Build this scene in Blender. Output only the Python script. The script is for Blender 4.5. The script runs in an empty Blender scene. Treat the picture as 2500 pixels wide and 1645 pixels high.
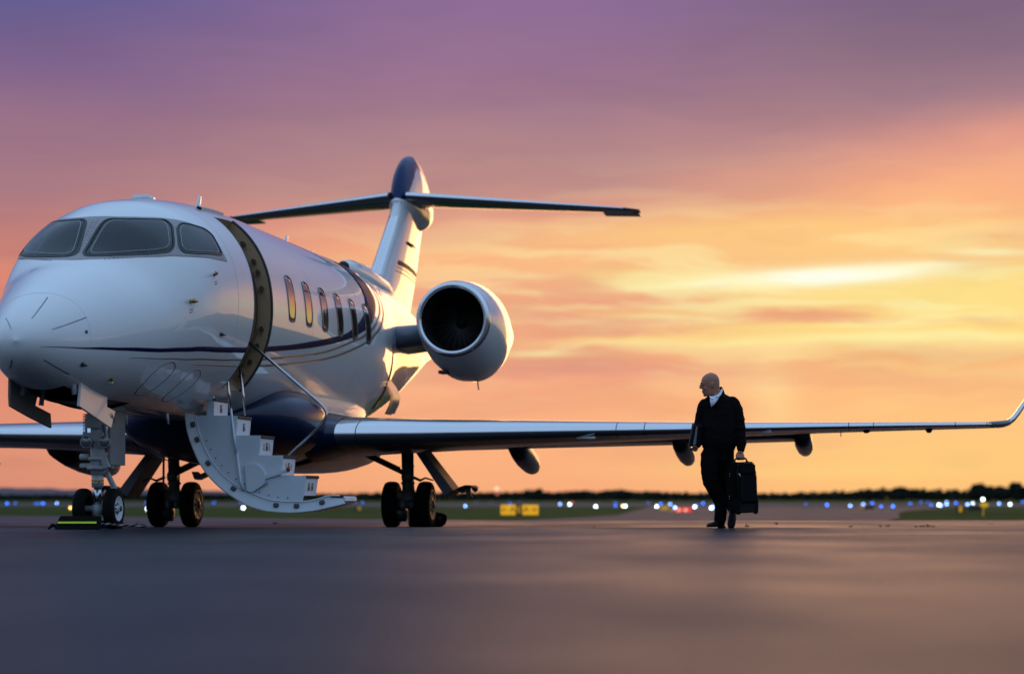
import bpy, bmesh, math, random
import numpy as np
from mathutils import Vector, Matrix
R = math.radians
random.seed(7); rng = np.random.RandomState(11)
scene = bpy.context.scene
COL = scene.collection

# ---------------------------------------------------------------- camera
cam_data = bpy.data.cameras.new('camera')
cam = bpy.data.objects.new('camera', cam_data); COL.objects.link(cam)
EYE = 0.335
cam.location = (0, 0, EYE); cam.rotation_euler = (R(90), 0, 0)
cam_data.lens = 78.84; cam_data.sensor_width = 36.0
cam_data.shift_y = (1217.0 - 822.5) / 2500.0
cam_data.clip_start = 0.05; cam_data.clip_end = 20000
cam_data.dof.use_dof = True
cam_data.dof.focus_distance = 26.2
cam_data.dof.aperture_fstop = 1.25
scene.camera = cam
scene.view_settings.view_transform = 'Standard'
scene.view_settings.look = 'None'
scene.view_settings.exposure = 0.0
scene.view_settings.gamma = 1.0
scene.render.engine = 'CYCLES'
scene.cycles.use_denoising = True
scene.cycles.max_bounces = 8
scene.cycles.sample_clamp_indirect = 6.0

# ---------------------------------------------------------------- colours
def lin(r, g, b):
    f = lambda c: (c / 255 / 12.92) if c <= 10 else ((c / 255 + .055) / 1.055) ** 2.4
    return (f(r), f(g), f(b), 1.0)

# ---------------------------------------------------------------- world : dusk sky as a function of direction only
SUN_AZ, SUN_EL = 8.2, 5.6
world = bpy.data.worlds.new('World'); scene.world = world; world.use_nodes = True
wt = world.node_tree; wt.nodes.clear()
class N:
    """tiny node-expression helper"""
    def __init__(self, tree): self.t = tree
    def node(self, kind, **kw):
        n = self.t.nodes.new(kind)
        for k, v in kw.items(): setattr(n, k, v)
        return n
    def put(self, sock, v):
        if hasattr(v, 'links') or hasattr(v, 'is_linked'): self.t.links.new(v, sock)
        else: sock.default_value = v
    def m(self, op, a, b=0.0, c=None, clamp=False):
        n = self.node('ShaderNodeMath', operation=op, use_clamp=clamp)
        self.put(n.inputs[0], a); self.put(n.inputs[1], b)
        if c is not None: self.put(n.inputs[2], c)
        return n.outputs[0]
    def ramp(self, fac, stops, interp='LINEAR'):
        n = self.node('ShaderNodeValToRGB'); cr = n.color_ramp; cr.interpolation = interp
        while len(cr.elements) < len(stops): cr.elements.new(0.5)
        for e, (p, c) in zip(cr.elements, stops): e.position = p; e.color = c
        self.put(n.inputs[0], fac); return n.outputs[0]
    def mix(self, fac, a, b, mode='MIX'):
        n = self.node('ShaderNodeMix', data_type='RGBA', blend_type=mode)
        self.put(n.inputs[0], fac); self.put(n.inputs[6], a); self.put(n.inputs[7], b)
        return n.outputs[2]
    def step(self, x, lo, hi):
        n = self.node('ShaderNodeMapRange', interpolation_type='SMOOTHSTEP')
        self.put(n.inputs[0], x); self.put(n.inputs[1], lo); self.put(n.inputs[2], hi)
        return n.outputs[0]
    def xyz(self, x, y, z):
        n = self.node('ShaderNodeCombineXYZ')
        for i, v in enumerate((x, y, z)): self.put(n.inputs[i], v)
        return n.outputs[0]
    def noise(self, vec, scale, detail=4, rough=.5, dist=0.0):
        n = self.node('ShaderNodeTexNoise')
        self.put(n.inputs['Vector'], vec); n.inputs['Scale'].default_value = scale
        n.inputs['Detail'].default_value = detail; n.inputs['Roughness'].default_value = rough
        n.inputs['Distortion'].default_value = dist
        return n.outputs['Fac']

def build_sky():
    n = N(wt)
    tc = n.node('ShaderNodeTexCoord'); sep = n.node('ShaderNodeSeparateXYZ')
    wt.links.new(tc.outputs['Generated'], sep.inputs[0])
    x, y, z = sep.outputs
    az = n.m('MULTIPLY', n.m('ARCTAN2', x, y), 57.29578)
    el = n.m('MULTIPLY', n.m('ARCSINE', z), 57.29578)
    ela = n.m('MAXIMUM', el, 0.0)
    # slow warp so that bands are not straight
    w1 = n.noise(n.xyz(n.m('MULTIPLY', az, .11), n.m('MULTIPLY', el, .42), 3.1), 1.0, 4, .55)
    w2 = n.noise(n.xyz(n.m('MULTIPLY', az, .35), n.m('MULTIPLY', el, 1.5), 8.4), 1.0, 5, .55)
    warp = n.m('ADD', n.m('MULTIPLY', n.m('SUBTRACT', w1, .5), 1.25), n.m('MULTIPLY', n.m('SUBTRACT', w2, .5), .55))
    ew = n.m('ADD', el, warp)
    P = lambda d: min(1.0, max(0.0, (d + 1.0) / 46.0))
    f = n.m('DIVIDE', n.m('ADD', ew, 1.0), 46.0, clamp=True)
    centre = n.ramp(f, [(P(d), lin(*c)) for d, c in (
        (-.6, (246, 168, 122)), (1.2, (252, 178, 128)), (3.0, (250, 172, 130)), (4.2, (236, 156, 128)), (5.6, (246, 172, 132)),
        (6.8, (236, 158, 132)), (7.8, (196, 144, 136)), (8.8, (178, 134, 138)), (10.2, (160, 120, 142)), (12.4, (142, 108, 150)),
        (15, (130, 112, 158)), (24, (124, 132, 178)), (44, (150, 172, 212)))])
    left = n.ramp(f, [(P(d), lin(*c)) for d, c in (
        (-.6, (214, 140, 116)), (1.5, (226, 148, 118)), (3.0, (222, 140, 116)), (4.2, (194, 126, 118)), (5.6, (214, 138, 118)),
        (6.6, (190, 126, 122)), (7.6, (168, 122, 131)), (9.2, (154, 114, 136)), (10.6, (128, 100, 140)), (12.6, (94, 92, 146)),
        (15, (94, 104, 158)), (24, (116, 132, 180)), (44, (150, 172, 212)))])
    right = n.ramp(f, [(P(d), lin(*c)) for d, c in (
        (-.6, (255, 190, 118)), (1.2, (255, 202, 126)), (3.0, (255, 190, 130)), (4.2, (255, 212, 122)), (5.6, (255, 214, 128)),
        (6.8, (255, 190, 132)), (7.8, (242, 170, 136)), (9.0, (216, 150, 138)), (10.2, (168, 128, 138)), (12.4, (128, 104, 134)),
        (15, (132, 112, 150)), (24, (130, 136, 176)), (44, (150, 172, 212)))])
    col = n.mix(n.step(az, -1.5, -13.0), centre, left)
    col = n.mix(n.step(az, 1.0, 10.5), col, right)
    # soft cloud texture
    c1 = n.noise(n.xyz(n.m('MULTIPLY', az, .16), n.m('MULTIPLY', ew, .9), 1.7), 1.0, 6, .55, .4)
    def blob(u0, v0, su, sv, tilt=0.0, wp=1.0):
        du = n.m('SUBTRACT', az, u0)
        dv = n.m('SUBTRACT', n.m('SUBTRACT', n.m('ADD', el, n.m('MULTIPLY', warp, wp)), v0), n.m('MULTIPLY', du, tilt))
        q = n.m('ADD', n.m('POWER', n.m('DIVIDE', n.m('ABSOLUTE', du), su), 2.0), n.m('POWER', n.m('DIVIDE', n.m('ABSOLUTE', dv), sv), 2.0))
        return n.m('EXPONENT', n.m('MULTIPLY', q, -1.0))
    def add(col, mask, rgb, k=1.0):
        return n.mix(n.m('MULTIPLY', mask, k, clamp=True), col, lin(*rgb))
    px = lambda X: math.degrees(math.atan((X - 1250) / 5475.))
    py = lambda Y: (1217 - Y) / 95.5
    streak = n.step(n.noise(n.xyz(n.m('MULTIPLY', az, .22), n.m('MULTIPLY', ew, 2.3), 5.2), 1.0, 5, .5, .3), .46, .60)
    for (X, Y, sx, sy, t, wp, rgb, k) in SKY_BLOBS:
        mk = blob(px(X), py(Y), sx / 95.5, sy / 95.5, t, wp)
        col = add(col, mk, rgb, k)
    # streaky light / dark modulation inside the bright zone
    zone = blob(px(1900), py(720), 11.0, 1.9, 0, .3)
    col = n.mix(n.m('MULTIPLY', n.m('MULTIPLY', zone, streak), .6), col, lin(255, 244, 176))
    zone2 = blob(px(1750), py(760), 12.0, 1.7, 0, .3)
    dark = n.step(n.noise(n.xyz(n.m('MULTIPLY', az, .17), n.m('MULTIPLY', ew, 1.7), 11.2), 1.0, 5, .5, .3), .5, .64)
    col = n.mix(n.m('MULTIPLY', n.m('MULTIPLY', zone2, dark), .65), col, lin(234, 152, 124))
    # gentle overall cloudiness
    col = n.mix(n.m('MULTIPLY', n.m('SUBTRACT', c1, .5), .5), col, lin(90, 72, 96))
    # the rest of the sky, away from the sunset
    away = n.ramp(n.m('DIVIDE', n.m('ADD', n.m('ADD', el, n.m('MULTIPLY', warp, 2.0)), 1.0), 91.0, clamp=True), [(a, (r, g, b, 1)) for a, r, g, b in AWAY])
    cn = n.step(n.noise(n.xyz(n.m('MULTIPLY', x, 2.2), n.m('MULTIPLY', y, 2.2), n.m('MULTIPLY', z, 9.0)), 1.6, 6, .55, .5), .48, .66)
    lowband = n.m('MULTIPLY', n.step(el, 17.0, 4.0), n.step(el, .5, 2.5))
    away = n.mix(n.m('MULTIPLY', n.m('MULTIPLY', cn, lowband), .8), away, (.95, .66, .52, 1))
    side = n.step(n.m('ABSOLUTE', n.m('SUBTRACT', az, 6.0)), 17.0, 60.0)
    high = n.step(el, 13.5, 40.0)
    col = n.mix(n.m('MAXIMUM', side, high), col, away)
    bg = n.node('ShaderNodeBackground'); wt.links.new(col, bg.inputs[0]); bg.inputs[1].default_value = 1.0
    out = n.node('ShaderNodeOutputWorld'); wt.links.new(bg.outputs[0], out.inputs[0])
AWAY = [(0.0, .26, .23, .26), (.03, .30, .28, .33), (.08, .29, .39, .54), (.2, .37, .57, .86), (.5, .43, .67, 1.03), (1.0, .44, .62, .92)]
SKY_BLOBS = [  # directions of the larger cloud shapes: centre, half sizes, tilt, warp, colour, strength
    (2330, 120, 520, 130, .10, 1.0, (120, 98, 122), .5),
    (1900, 330, 380, 90, .14, 1.0, (166, 128, 138), .5),
    (2380, 390, 330, 50, .26, .6, (236, 160, 136), .6),
    (1800, 470, 380, 40, .14, .8, (216, 156, 136), .5),
    (2300, 500, 420, 70, .10, .6, (255, 182, 130), .7),
    (1300, 630, 330, 55, 0, .8, (255, 194, 136), .6),
    (1000, 640, 200, 50, 0, .5, (255, 174, 124), .6),
    (1150, 585, 220, 26, 0, .5, (206, 144, 136), .4),
    (1850, 580, 620, 46, .02, .8, (255, 208, 130), .75),
    (1900, 770, 620, 120, .0, .5, (255, 216, 138), .5),
    (1330, 690, 220, 16, .0, .5, (238, 164, 132), .6),
    (2150, 640, 420, 22, .03, .6, (248, 184, 124), .6),
    (2200, 745, 520, 85, .0, .4, (255, 228, 142), .9),
    (1560, 690, 160, 18, -.05, .5, (255, 222, 140), .7),
    (1500, 735, 300, 26, .02, .7, (240, 164, 130), .85),
    (1900, 770, 240, 22, .02, .5, (240, 170, 122), .85),
    (1720, 697, 190, 9, .06, .25, (255, 244, 178), 1.1),
    (2010, 678, 250, 21, .045, .25, (255, 252, 214), 1.7),
    (1980, 682, 180, 12, .05, .15, (255, 255, 240), 1.2),
    (2230, 658, 120, 7, .02, .3, (255, 248, 200), .9),
    (2420, 625, 120, 9, -.02, .3, (255, 244, 184), .9),
    (2430, 592, 110, 8, .02, .3, (246, 178, 122), .6),
    (1420, 786, 70, 8, -.03, .3, (255, 238, 176), 1.0),
    (1650, 792, 100, 7, .04, .3, (255, 234, 158), .8),
    (2150, 835, 520, 13, .01, .35, (255, 236, 156), 1.0),
    (1600, 832, 260, 9, -.01, .4, (255, 220, 140), .8),
    (1340, 865, 100, 9, 0, .25, (255, 236, 164), 1.1),
    (1420, 905, 420, 30, 0, .7, (230, 156, 132), .8),
    (2250, 878, 460, 22, 0, .5, (248, 180, 124), .8),
    (1890, 960, 60, 110, 0, .2, (255, 222, 152), .5),
    (40, 700, 160, 50, 0, .5, (226, 132, 112), .6),
    (120, 640, 180, 30, 0, .5, (176, 112, 118), .4),
    (2050, 1150, 420, 22, 0, .5, (255, 210, 128), .6),
]
build_sky()
sun_data = bpy.data.lights.new('sun', 'SUN'); sun_data.energy = 0.38; sun_data.angle = R(22); sun_data.color = (1.0, .48, .20)
sun = bpy.data.objects.new('sun', sun_data); COL.objects.link(sun)
SUN_EL = 3.6   # centre of the glow behind the low cloud
_d = Vector((math.sin(R(SUN_AZ)) * math.cos(R(SUN_EL)), math.cos(R(SUN_AZ)) * math.cos(R(SUN_EL)), math.sin(R(SUN_EL))))
sun.rotation_euler = _d.to_track_quat('Z', 'Y').to_euler()

# ---------------------------------------------------------------- materials
MATS = {}
def mat(name, base, rough=.5, metal=0.0, coat=0.0, coat_rough=.05, spec=.5, var=0.0, vscale=3.0, bump=0.0, bscale=40.0, emit=None, estr=1.0, rvar=0.0):
    if name in MATS: return MATS[name]
    m = bpy.data.materials.new(name); m.use_nodes = True; t = m.node_tree
    b = t.nodes['Principled BSDF']
    c = (base[0], base[1], base[2], 1)
    b.inputs['Base Color'].default_value = c
    b.inputs['Roughness'].default_value = rough; b.inputs['Metallic'].default_value = metal
    b.inputs['Coat Weight'].default_value = coat; b.inputs['Coat Roughness'].default_value = coat_rough
    b.inputs['Specular IOR Level'].default_value = spec
    n = N(t)
    if var or rvar or bump:
        tc = n.node('ShaderNodeTexCoord')
        nz = n.noise(tc.outputs['Object'], vscale, 6, .6)
        if var:
            lo = tuple(x * (1 - var) for x in c[:3]) + (1,); hi = tuple(min(1, x * (1 + var)) for x in c[:3]) + (1,)
            t.links.new(n.ramp(nz, [(.3, lo), (.7, hi)]), b.inputs['Base Color'])
        if rvar:
            mr = n.node('ShaderNodeMapRange'); t.links.new(nz, mr.inputs[0])
            mr.inputs[1].default_value = .3; mr.inputs[2].default_value = .7
            mr.inputs[3].default_value = max(0, rough - rvar); mr.inputs[4].default_value = min(1, rough + rvar)
            t.links.new(mr.outputs[0], b.inputs['Roughness'])
        if bump:
            bz = n.noise(tc.outputs['Object'], bscale, 5, .6)
            bp = n.node('ShaderNodeBump'); bp.inputs['Strength'].default_value = bump; bp.inputs['Distance'].default_value = .02
            t.links.new(bz, bp.inputs['Height']); t.links.new(bp.outputs[0], b.inputs['Normal'])
    if emit:
        b.inputs['Emission Color'].default_value = (*emit, 1); b.inputs['Emission Strength'].default_value = estr
    MATS[name] = m
    return m
WHITE = mat('white_paint', (.66, .665, .67), .32, spec=.3, coat=.9, coat_rough=.02, var=.02, vscale=1.2)
NAVY = mat('navy_paint', (.005, .021, .085), .3, coat=.22, coat_rough=.04, spec=.15)
BELLYNAVY = mat('belly_navy', (.003, .012, .045), .3, coat=.4, coat_rough=.04, spec=.2)
STRIPE = mat('stripe_navy', (.003, .008, .045), .5, spec=.04, coat=.04, coat_rough=.04)
TAUPE = mat('taupe_paint', (.16, .13, .10), .4, spec=.2, coat=.25, coat_rough=.05)
CHROME = mat('polished_metal', (.66, .67, .69), .16, metal=1.0, rvar=.05, vscale=6)
STEEL = mat('brushed_steel', (.55, .56, .58), .3, metal=1.0)
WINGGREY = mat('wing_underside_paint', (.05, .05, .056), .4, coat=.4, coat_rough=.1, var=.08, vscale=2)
GEARGREY = mat('gear_grey_paint', (.38, .39, .40), .45, var=.12, vscale=9)
DARKMETAL = mat('dark_metal', (.06, .06, .065), .45, metal=.6)
BLACK = mat('black_rubber', (.004, .004, .0045), .7, spec=.12, bump=.15, bscale=60)
TYRE = mat('tyre_rubber', (.004, .004, .0042), .75, spec=.12, bump=.2, bscale=50)
RIMWHITE = mat('white_rim', (.62, .63, .65), .4, var=.08, vscale=20)
RIMGOLD = mat('brown_rim', (.40, .27, .16), .45, metal=.4, var=.25, vscale=18)
def glass_mat():
    m = bpy.data.materials.new('cockpit_glass'); m.use_nodes = True; t = m.node_tree; t.nodes.clear(); n = N(t)
    tr = n.node('ShaderNodeBsdfTransparent'); tr.inputs[0].default_value = (.62, .70, .72, 1)
    df = n.node('ShaderNodeBsdfDiffuse'); df.inputs[0].default_value = (.12, .155, .175, 1)
    gl = n.node('ShaderNodeBsdfGlossy'); gl.inputs[0].default_value = (.9, .9, .9, 1); gl.inputs[1].default_value = .03
    fr = n.node('ShaderNodeFresnel'); fr.inputs[0].default_value = 1.4
    m1 = n.node('ShaderNodeMixShader'); m1.inputs[0].default_value = .19; t.links.new(tr.outputs[0], m1.inputs[1]); t.links.new(df.outputs[0], m1.inputs[2])
    m2 = n.node('ShaderNodeMixShader'); t.links.new(fr.outputs[0], m2.inputs[0]); t.links.new(m1.outputs[0], m2.inputs[1]); t.links.new(gl.outputs[0], m2.inputs[2])
    o = n.node('ShaderNodeOutputMaterial'); t.links.new(m2.outputs[0], o.inputs[0]); return m
GLASS = glass_mat()
CABGLASS = mat('cabin_glass', (.05, .04, .035), .08, coat=1.0, coat_rough=.02)
FRAMEGREY = mat('windshield_frame_paint', (.27, .25, .25), .45, var=.12, vscale=14)
SEAL = mat('seal_dark', (.03, .035, .04), .5)
PALESEAL = mat('seal_pale', (.45, .47, .48), .5)
TAN = mat('tan_trim', (.37, .235, .125), .55, var=.12, vscale=5)
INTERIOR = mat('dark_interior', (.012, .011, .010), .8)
STAIR = mat('airstair_paint', (.60, .66, .71), .38, coat=.5, coat_rough=.15, var=.05, vscale=3)
RISER = mat('riser_panel', (.66, .66, .69), .42)
NOSING = mat('dark_nosing', (.035, .033, .037), .6)
GOLD = mat('brass', (.42, .30, .12), .3, metal=1.0)
RED = mat('red_plastic', (.35, .01, .015), .4)
LAMPGLASS = mat('lamp_glass', (.16, .18, .20), .18, metal=.7, coat=1.0)
LIME = mat('reflective_lime', (.72, .92, .02), .4)
FAN = mat('fan_metal', (.075, .07, .07), .35, metal=.9)

# ---------------------------------------------------------------- mesh building
class MB:
    def __init__(self): self.v = []; self.f = []; self.mi = []; self.sm = []; self.cur = 0; self.smooth = True
    def add(self, vs, fs):
        o = len(self.v); self.v += [tuple(p) for p in vs]
        for f in fs:
            self.f.append(tuple(o + i for i in f)); self.mi.append(self.cur); self.sm.append(self.smooth)
    def grid(self, rows, closed_u=False, closed_v=False):
        nr, nc = len(rows), len(rows[0]); vs = [p for r in rows for p in r]; fs = []
        for i in range(nr if closed_v else nr - 1):
            for j in range(nc if closed_u else nc - 1):
                a, b = i, (i + 1) % nr; c, d = j, (j + 1) % nc
                fs.append((a * nc + c, a * nc + d, b * nc + d, b * nc + c))
        self.add(vs, fs)
    def loft(self, rings, caps=True):
        self.grid(rings, closed_u=True)
        if caps:
            for r in (rings[0], rings[-1]): self.add(list(r), [tuple(range(len(r)))])
    def box(self, c, size, rot=None, taper=1.0):
        hx, hy, hz = [s / 2 for s in size]; vs = []
        for sz in (-1, 1):
            k = taper if sz > 0 else 1.0
            for sx, sy in ((-1, -1), (1, -1), (1, 1), (-1, 1)): vs.append(Vector((sx * hx * k, sy * hy * k, sz * hz)))
        if rot is not None: vs = [rot @ v for v in vs]
        vs = [v + Vector(c) for v in vs]
        s = self.smooth; self.smooth = False
        self.add(vs, [(3, 2, 1, 0), (4, 5, 6, 7), (0, 1, 5, 4), (1, 2, 6, 5), (2, 3, 7, 6), (3, 0, 4, 7)]); self.smooth = s
    def prism(self, poly, vec):
        """polygon (3-D points) extruded by vec"""
        n = len(poly); vec = Vector(vec); a = [Vector(p) for p in poly]; b = [p + vec for p in a]
        s = self.smooth; self.smooth = False
        self.add(a + b, [tuple(range(n - 1, -1, -1)), tuple(range(n, 2 * n))] + [(i, (i + 1) % n, n + (i + 1) % n, n + i) for i in range(n)])
        self.smooth = s
    def tube(self, pts, rad, seg=12, caps=True):
        pts = [Vector(p) for p in pts]; n = len(pts)
        rad = rad if isinstance(rad, (list, tuple)) else [rad] * n
        rings = []; prev = None
        for i, p in enumerate(pts):
            t = (pts[min(i + 1, n - 1)] - pts[max(i - 1, 0)]).normalized()
            if prev is None:
                u = t.orthogonal().normalized()
            else:
                u = (prev - t * prev.dot(t)).normalized()
            prev = u; w = t.cross(u)
            rings.append([p + (u * math.cos(2 * math.pi * k / seg) + w * math.sin(2 * math.pi * k / seg)) * rad[i] for k in range(seg)])
        self.loft(rings, caps)
    def lathe(self, prof, centre, axis, seg=32, closed=False):
        axis = Vector(axis).normalized(); u = axis.orthogonal().normalized(); w = axis.cross(u); c = Vector(centre)
        rows = [[c + axis * h + (u * math.cos(2 * math.pi * k / seg) + w * math.sin(2 * math.pi * k / seg)) * r for k in range(seg)] for r, h in prof]
        self.grid(rows, closed_u=True, closed_v=closed)
    def ball(self, c, r, seg=12, sq=(1, 1, 1)):
        rows = []
        for i in range(seg // 2 + 1):
            a = math.pi * i / (seg // 2)
            rows.append([(c[0] + sq[0] * r * math.sin(a) * math.cos(2 * math.pi * k / seg), c[1] + sq[1] * r * math.sin(a) * math.sin(2 * math.pi * k / seg), c[2] + sq[2] * r * math.cos(a)) for k in range(seg)])
        self.grid(rows, closed_u=True)
    def build(self, name, mats, parent=None, loc=None, bevel=0.0, weld=True, matrix=None):
        me = bpy.data.meshes.new(name); me.from_pydata(self.v, [], self.f)
        if not isinstance(mats, (list, tuple)): mats = [mats]
        for m in mats: me.materials.append(m)
        for p, i, s in zip(me.polygons, self.mi, self.sm): p.material_index = i; p.use_smooth = s
        bm = bmesh.new(); bm.from_mesh(me)
        if weld: bmesh.ops.remove_doubles(bm, verts=bm.verts, dist=1e-5)
        bmesh.ops.recalc_face_normals(bm, faces=bm.faces)
        if bevel:
            es = [e for e in bm.edges if len(e.link_faces) == 2 and e.calc_face_angle(0) > .5]
            bmesh.ops.bevel(bm, geom=es, offset=bevel, segments=2, affect='EDGES', clamp_overlap=True)
        bm.to_mesh(me); bm.free()
        o = bpy.data.objects.new(name, me); COL.objects.link(o)
        if parent is not None: o.parent = parent
        if loc is not None: o.location = loc
        if matrix is not None: o.matrix_local = matrix
        return o
def empty(name, loc=(0, 0, 0), rz=0.0):
    o = bpy.data.objects.new(name, None); COL.objects.link(o); o.location = loc; o.rotation_euler = (0, 0, rz); return o
def tag(o, label=None, cat=None, group=None, kind=None):
    if label: o['label'] = label
    if cat: o['category'] = cat
    if group: o['group'] = group
    if kind: o['kind'] = kind
    return o
def copy_tree(o, parent=None):
    c = o.copy(); COL.objects.link(c)
    if parent is not None: c.parent = parent
    for ch in list(o.children): copy_tree(ch, c)
    return c
def pchip(x, y, q):
    x = np.asarray(x, float); y = np.asarray(y, float); q = np.atleast_1d(np.asarray(q, float))
    h = np.diff(x); d = np.diff(y) / h; m = np.zeros_like(y)
    for i in range(1, len(x) - 1):
        if d[i - 1] * d[i] > 0:
            a = 2 * h[i] + h[i - 1]; b = h[i] + 2 * h[i - 1]; m[i] = (a + b) / (a / d[i - 1] + b / d[i])
    m[0], m[-1] = d[0], d[-1]
    i = np.clip(np.searchsorted(x, q) - 1, 0, len(x) - 2); t = (q - x[i]) / h[i]
    return (2*t**3-3*t**2+1)*y[i]+(t**3-2*t**2+t)*h[i]*m[i]+(-2*t**3+3*t**2)*y[i+1]+(t**3-t**2)*h[i]*m[i+1]

# ---------------------------------------------------------------- ground
def gz(Y):
    return float(np.interp(Y, [-200, 26, 33, 42, 125, 300, 2600, 9000], [0, 0, -.08, -.08, -.6, -.66, -.7, -.7]))
YS = [-60, -20, -5, 0, 3, 6, 10, 15, 20, 23, 25, 26, 27, 28.5, 30, 31.5, 33, 36, 40, 42, 46, 52, 60, 70, 82, 96, 110, 125, 150, 180, 220, 260, 300, 380, 460, 560, 700, 900, 1200, 1600, 2100, 3000, 5000, 9000]
def ground_mat(name, base, rough, spec, var, vs, patch=None, stretch=1.0):
    m = bpy.data.materials.new(name); m.use_nodes = True; t = m.node_tree; n = N(t); b = t.nodes['Principled BSDF']
    tc = n.node('ShaderNodeTexCoord')
    mp = n.node('ShaderNodeMapping'); mp.inputs['Scale'].default_value = (1, stretch, 1); t.links.new(tc.outputs['Object'], mp.inputs[0])
    big = n.noise(mp.outputs[0], vs, 5, .6); fine = n.noise(tc.outputs['Object'], 9.0, 5, .7)
    mixv = n.m('ADD', n.m('MULTIPLY', big, .75), n.m('MULTIPLY', fine, .25))
    lo = tuple(c * (1 - var) for c in base) + (1,); hi = tuple(c * (1 + var) for c in base) + (1,)
    col = n.ramp(mixv, [(.33, lo), (.67, hi)])
    t.links.new(col, b.inputs['Base Color'])
    mr = n.node('ShaderNodeMapRange'); t.links.new(n.noise(mp.outputs[0], vs * 1.7, 4, .55), mr.inputs[0])
    mr.inputs[1].default_value = .35; mr.inputs[2].default_value = .65; mr.inputs[3].default_value = rough - .07; mr.inputs[4].default_value = rough + .07
    t.links.new(mr.outputs[0], b.inputs['Roughness'])
    b.inputs['Specular IOR Level'].default_value = spec
    bp = n.node('ShaderNodeBump'); bp.inputs['Strength'].default_value = .35; bp.inputs['Distance'].default_value = .012
    t.links.new(n.noise(tc.outputs['Object'], 70.0, 3, .6), bp.inputs['Height']); t.links.new(bp.outputs[0], b.inputs['Normal'])
    return m
def sheet(name, rows, m, dz=0.0, nx=1):
    """rows: (Y, xmin, xmax)"""
    mb = MB()
    mb.grid([[(x0 + (x1 - x0) * k / nx, Y, gz(Y) + dz) for k in range(nx + 1)] for Y, x0, x1 in rows])
    return tag(mb.build(name, m), kind='structure')
GRASS = ground_mat('grass_ground', (.022, .046, .006), .95, .03, .35, .05)
APRON = ground_mat('apron_asphalt', (.015, .018, .024), .46, .06, .15, .22, stretch=.6)
TAXI = ground_mat('taxiway_asphalt', (.020, .023, .031), .62, .08, .25, .12)
RUNWAY = ground_mat('runway_asphalt', (.055, .054, .052), .8, .08, .2, .03)
sheet('ground', [(Y, -60 - max(Y, 0) * 1.6, 60 + max(Y, 0) * 1.6) for Y in YS], GRASS, -.012)
def yrow(y0, y1): return [y0] + [y for y in YS if y0 < y < y1] + [y1]
def edge_left(Y):   # far edge of the apron, oblique on the left
    return np.interp(Y, [42, 120, 260], [1.15, -27.4, -70])
sheet('apron', [(Y, -70, 70) for Y in yrow(-60, 42)], APRON, .0)
sheet('apron_far_side', [(Y, -90 - Y * .2, float(edge_left(Y))) for Y in yrow(42, 125)], APRON, .0)
sheet('apron_strip', [(Y, float(edge_left(Y)), 90) for Y in yrow(42, 45.5)], APRON, .0)
sheet('taxiway', [(Y, float(np.interp(Y, [45.5, 125, 262], [.2, 5.8, 16])), float(np.interp(Y, [45.5, 60, 170, 262], [7.6, 10.4, 29.3, 52]))) for Y in yrow(45.5, 262)], TAXI, .004)
sheet('runway', [(Y, -900, 1200) for Y in yrow(270, 520)], RUNWAY, .008)

# ================================================================ the jet
# aircraft frame: s = metres aft of the nose datum, y = metres to port, z = up; object space is (-(s-2.6), y, z)
PSI = R(9.65)
jet = empty('business_jet', (-4.61, 25.0, 0), math.atan2(-math.cos(PSI), -math.sin(PSI)))
tag(jet, 'white twin engine business jet with navy stripe, parked with its airstair open', 'jet')
def L(s, y, z): return (-(s - 2.6), y, z)
ST = np.array([
 [.20,.001,1.931,1.929,1.93],[.25,.15,2.06,1.80,1.935],[.40,.30,2.21,1.67,1.94],[.70,.47,2.40,1.54,1.96],[1.0,.61,2.55,1.46,2.0],
 [1.5,.80,2.77,1.38,2.1],[1.97,.96,2.965,1.34,2.2],[2.54,1.10,3.44,1.31,2.38],[2.9,1.17,3.61,1.305,2.48],[3.3,1.215,3.745,1.30,2.55],
 [4.16,1.25,3.87,1.30,2.61],[5.0,1.26,3.93,1.30,2.63],[6.4,1.26,3.96,1.31,2.64],[10.5,1.26,3.96,1.31,2.64],[11.5,1.23,3.96,1.32,2.64],
 [12.5,1.12,3.955,1.36,2.66],[13.5,.97,3.94,1.48,2.70],[15,.86,3.88,1.74,2.80],[17,.68,3.70,2.25,2.95],[19,.42,3.45,2.75,3.05],[20.6,.14,3.20,3.0,3.08]])
def prof(k, s): return float(pchip(ST[:, 0], ST[:, k], s)[0])
_pc = {}
def sect(s):
    k = round(s, 5)
    if k not in _pc: _pc[k] = tuple(prof(i, s) for i in (1, 2, 3, 4))
    return _pc[k]
def fus(s, th, off=0.0, scale=1.0):
    """point on the fuselage skin; th in degrees from the crown towards port"""
    hw, zt, zb, zc = sect(s); a = R(th); c, sn = math.cos(a), math.sin(a); e = 2 / 2.2 if c > 0 else 1.0
    yy = hw * math.copysign(abs(sn) ** e, sn); zz = zc + ((zt - zc) if c > 0 else (zc - zb)) * math.copysign(abs(c) ** e, c)
    p = Vector((s, yy * scale, zc + (zz - zc) * scale))
    if off:
        q = Vector(fus_raw(s + .01, th)) - Vector(fus_raw(s - .01, th)); r = Vector(fus_raw(s, th + .5)) - Vector(fus_raw(s, th - .5))
        nn = q.cross(r)
        if nn.length > 1e-12:
            nn.normalize()
            if nn.dot(Vector((0, yy, zz - zc))) < 0: nn = -nn
            p += nn * off
    return p
def fus_raw(s, th):
    hw, zt, zb, zc = sect(max(.2, s)); a = R(th); c, sn = math.cos(a), math.sin(a); e = 2 / 2.2 if c > 0 else 1.0
    return (s, hw * math.copysign(abs(sn) ** e, sn), zc + ((zt - zc) if c > 0 else (zc - zb)) * math.copysign(abs(c) ** e, c))
def FL(s, th, off=0.0, scale=1.0):
    p = fus(s, th, off, scale); return L(*p)
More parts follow.
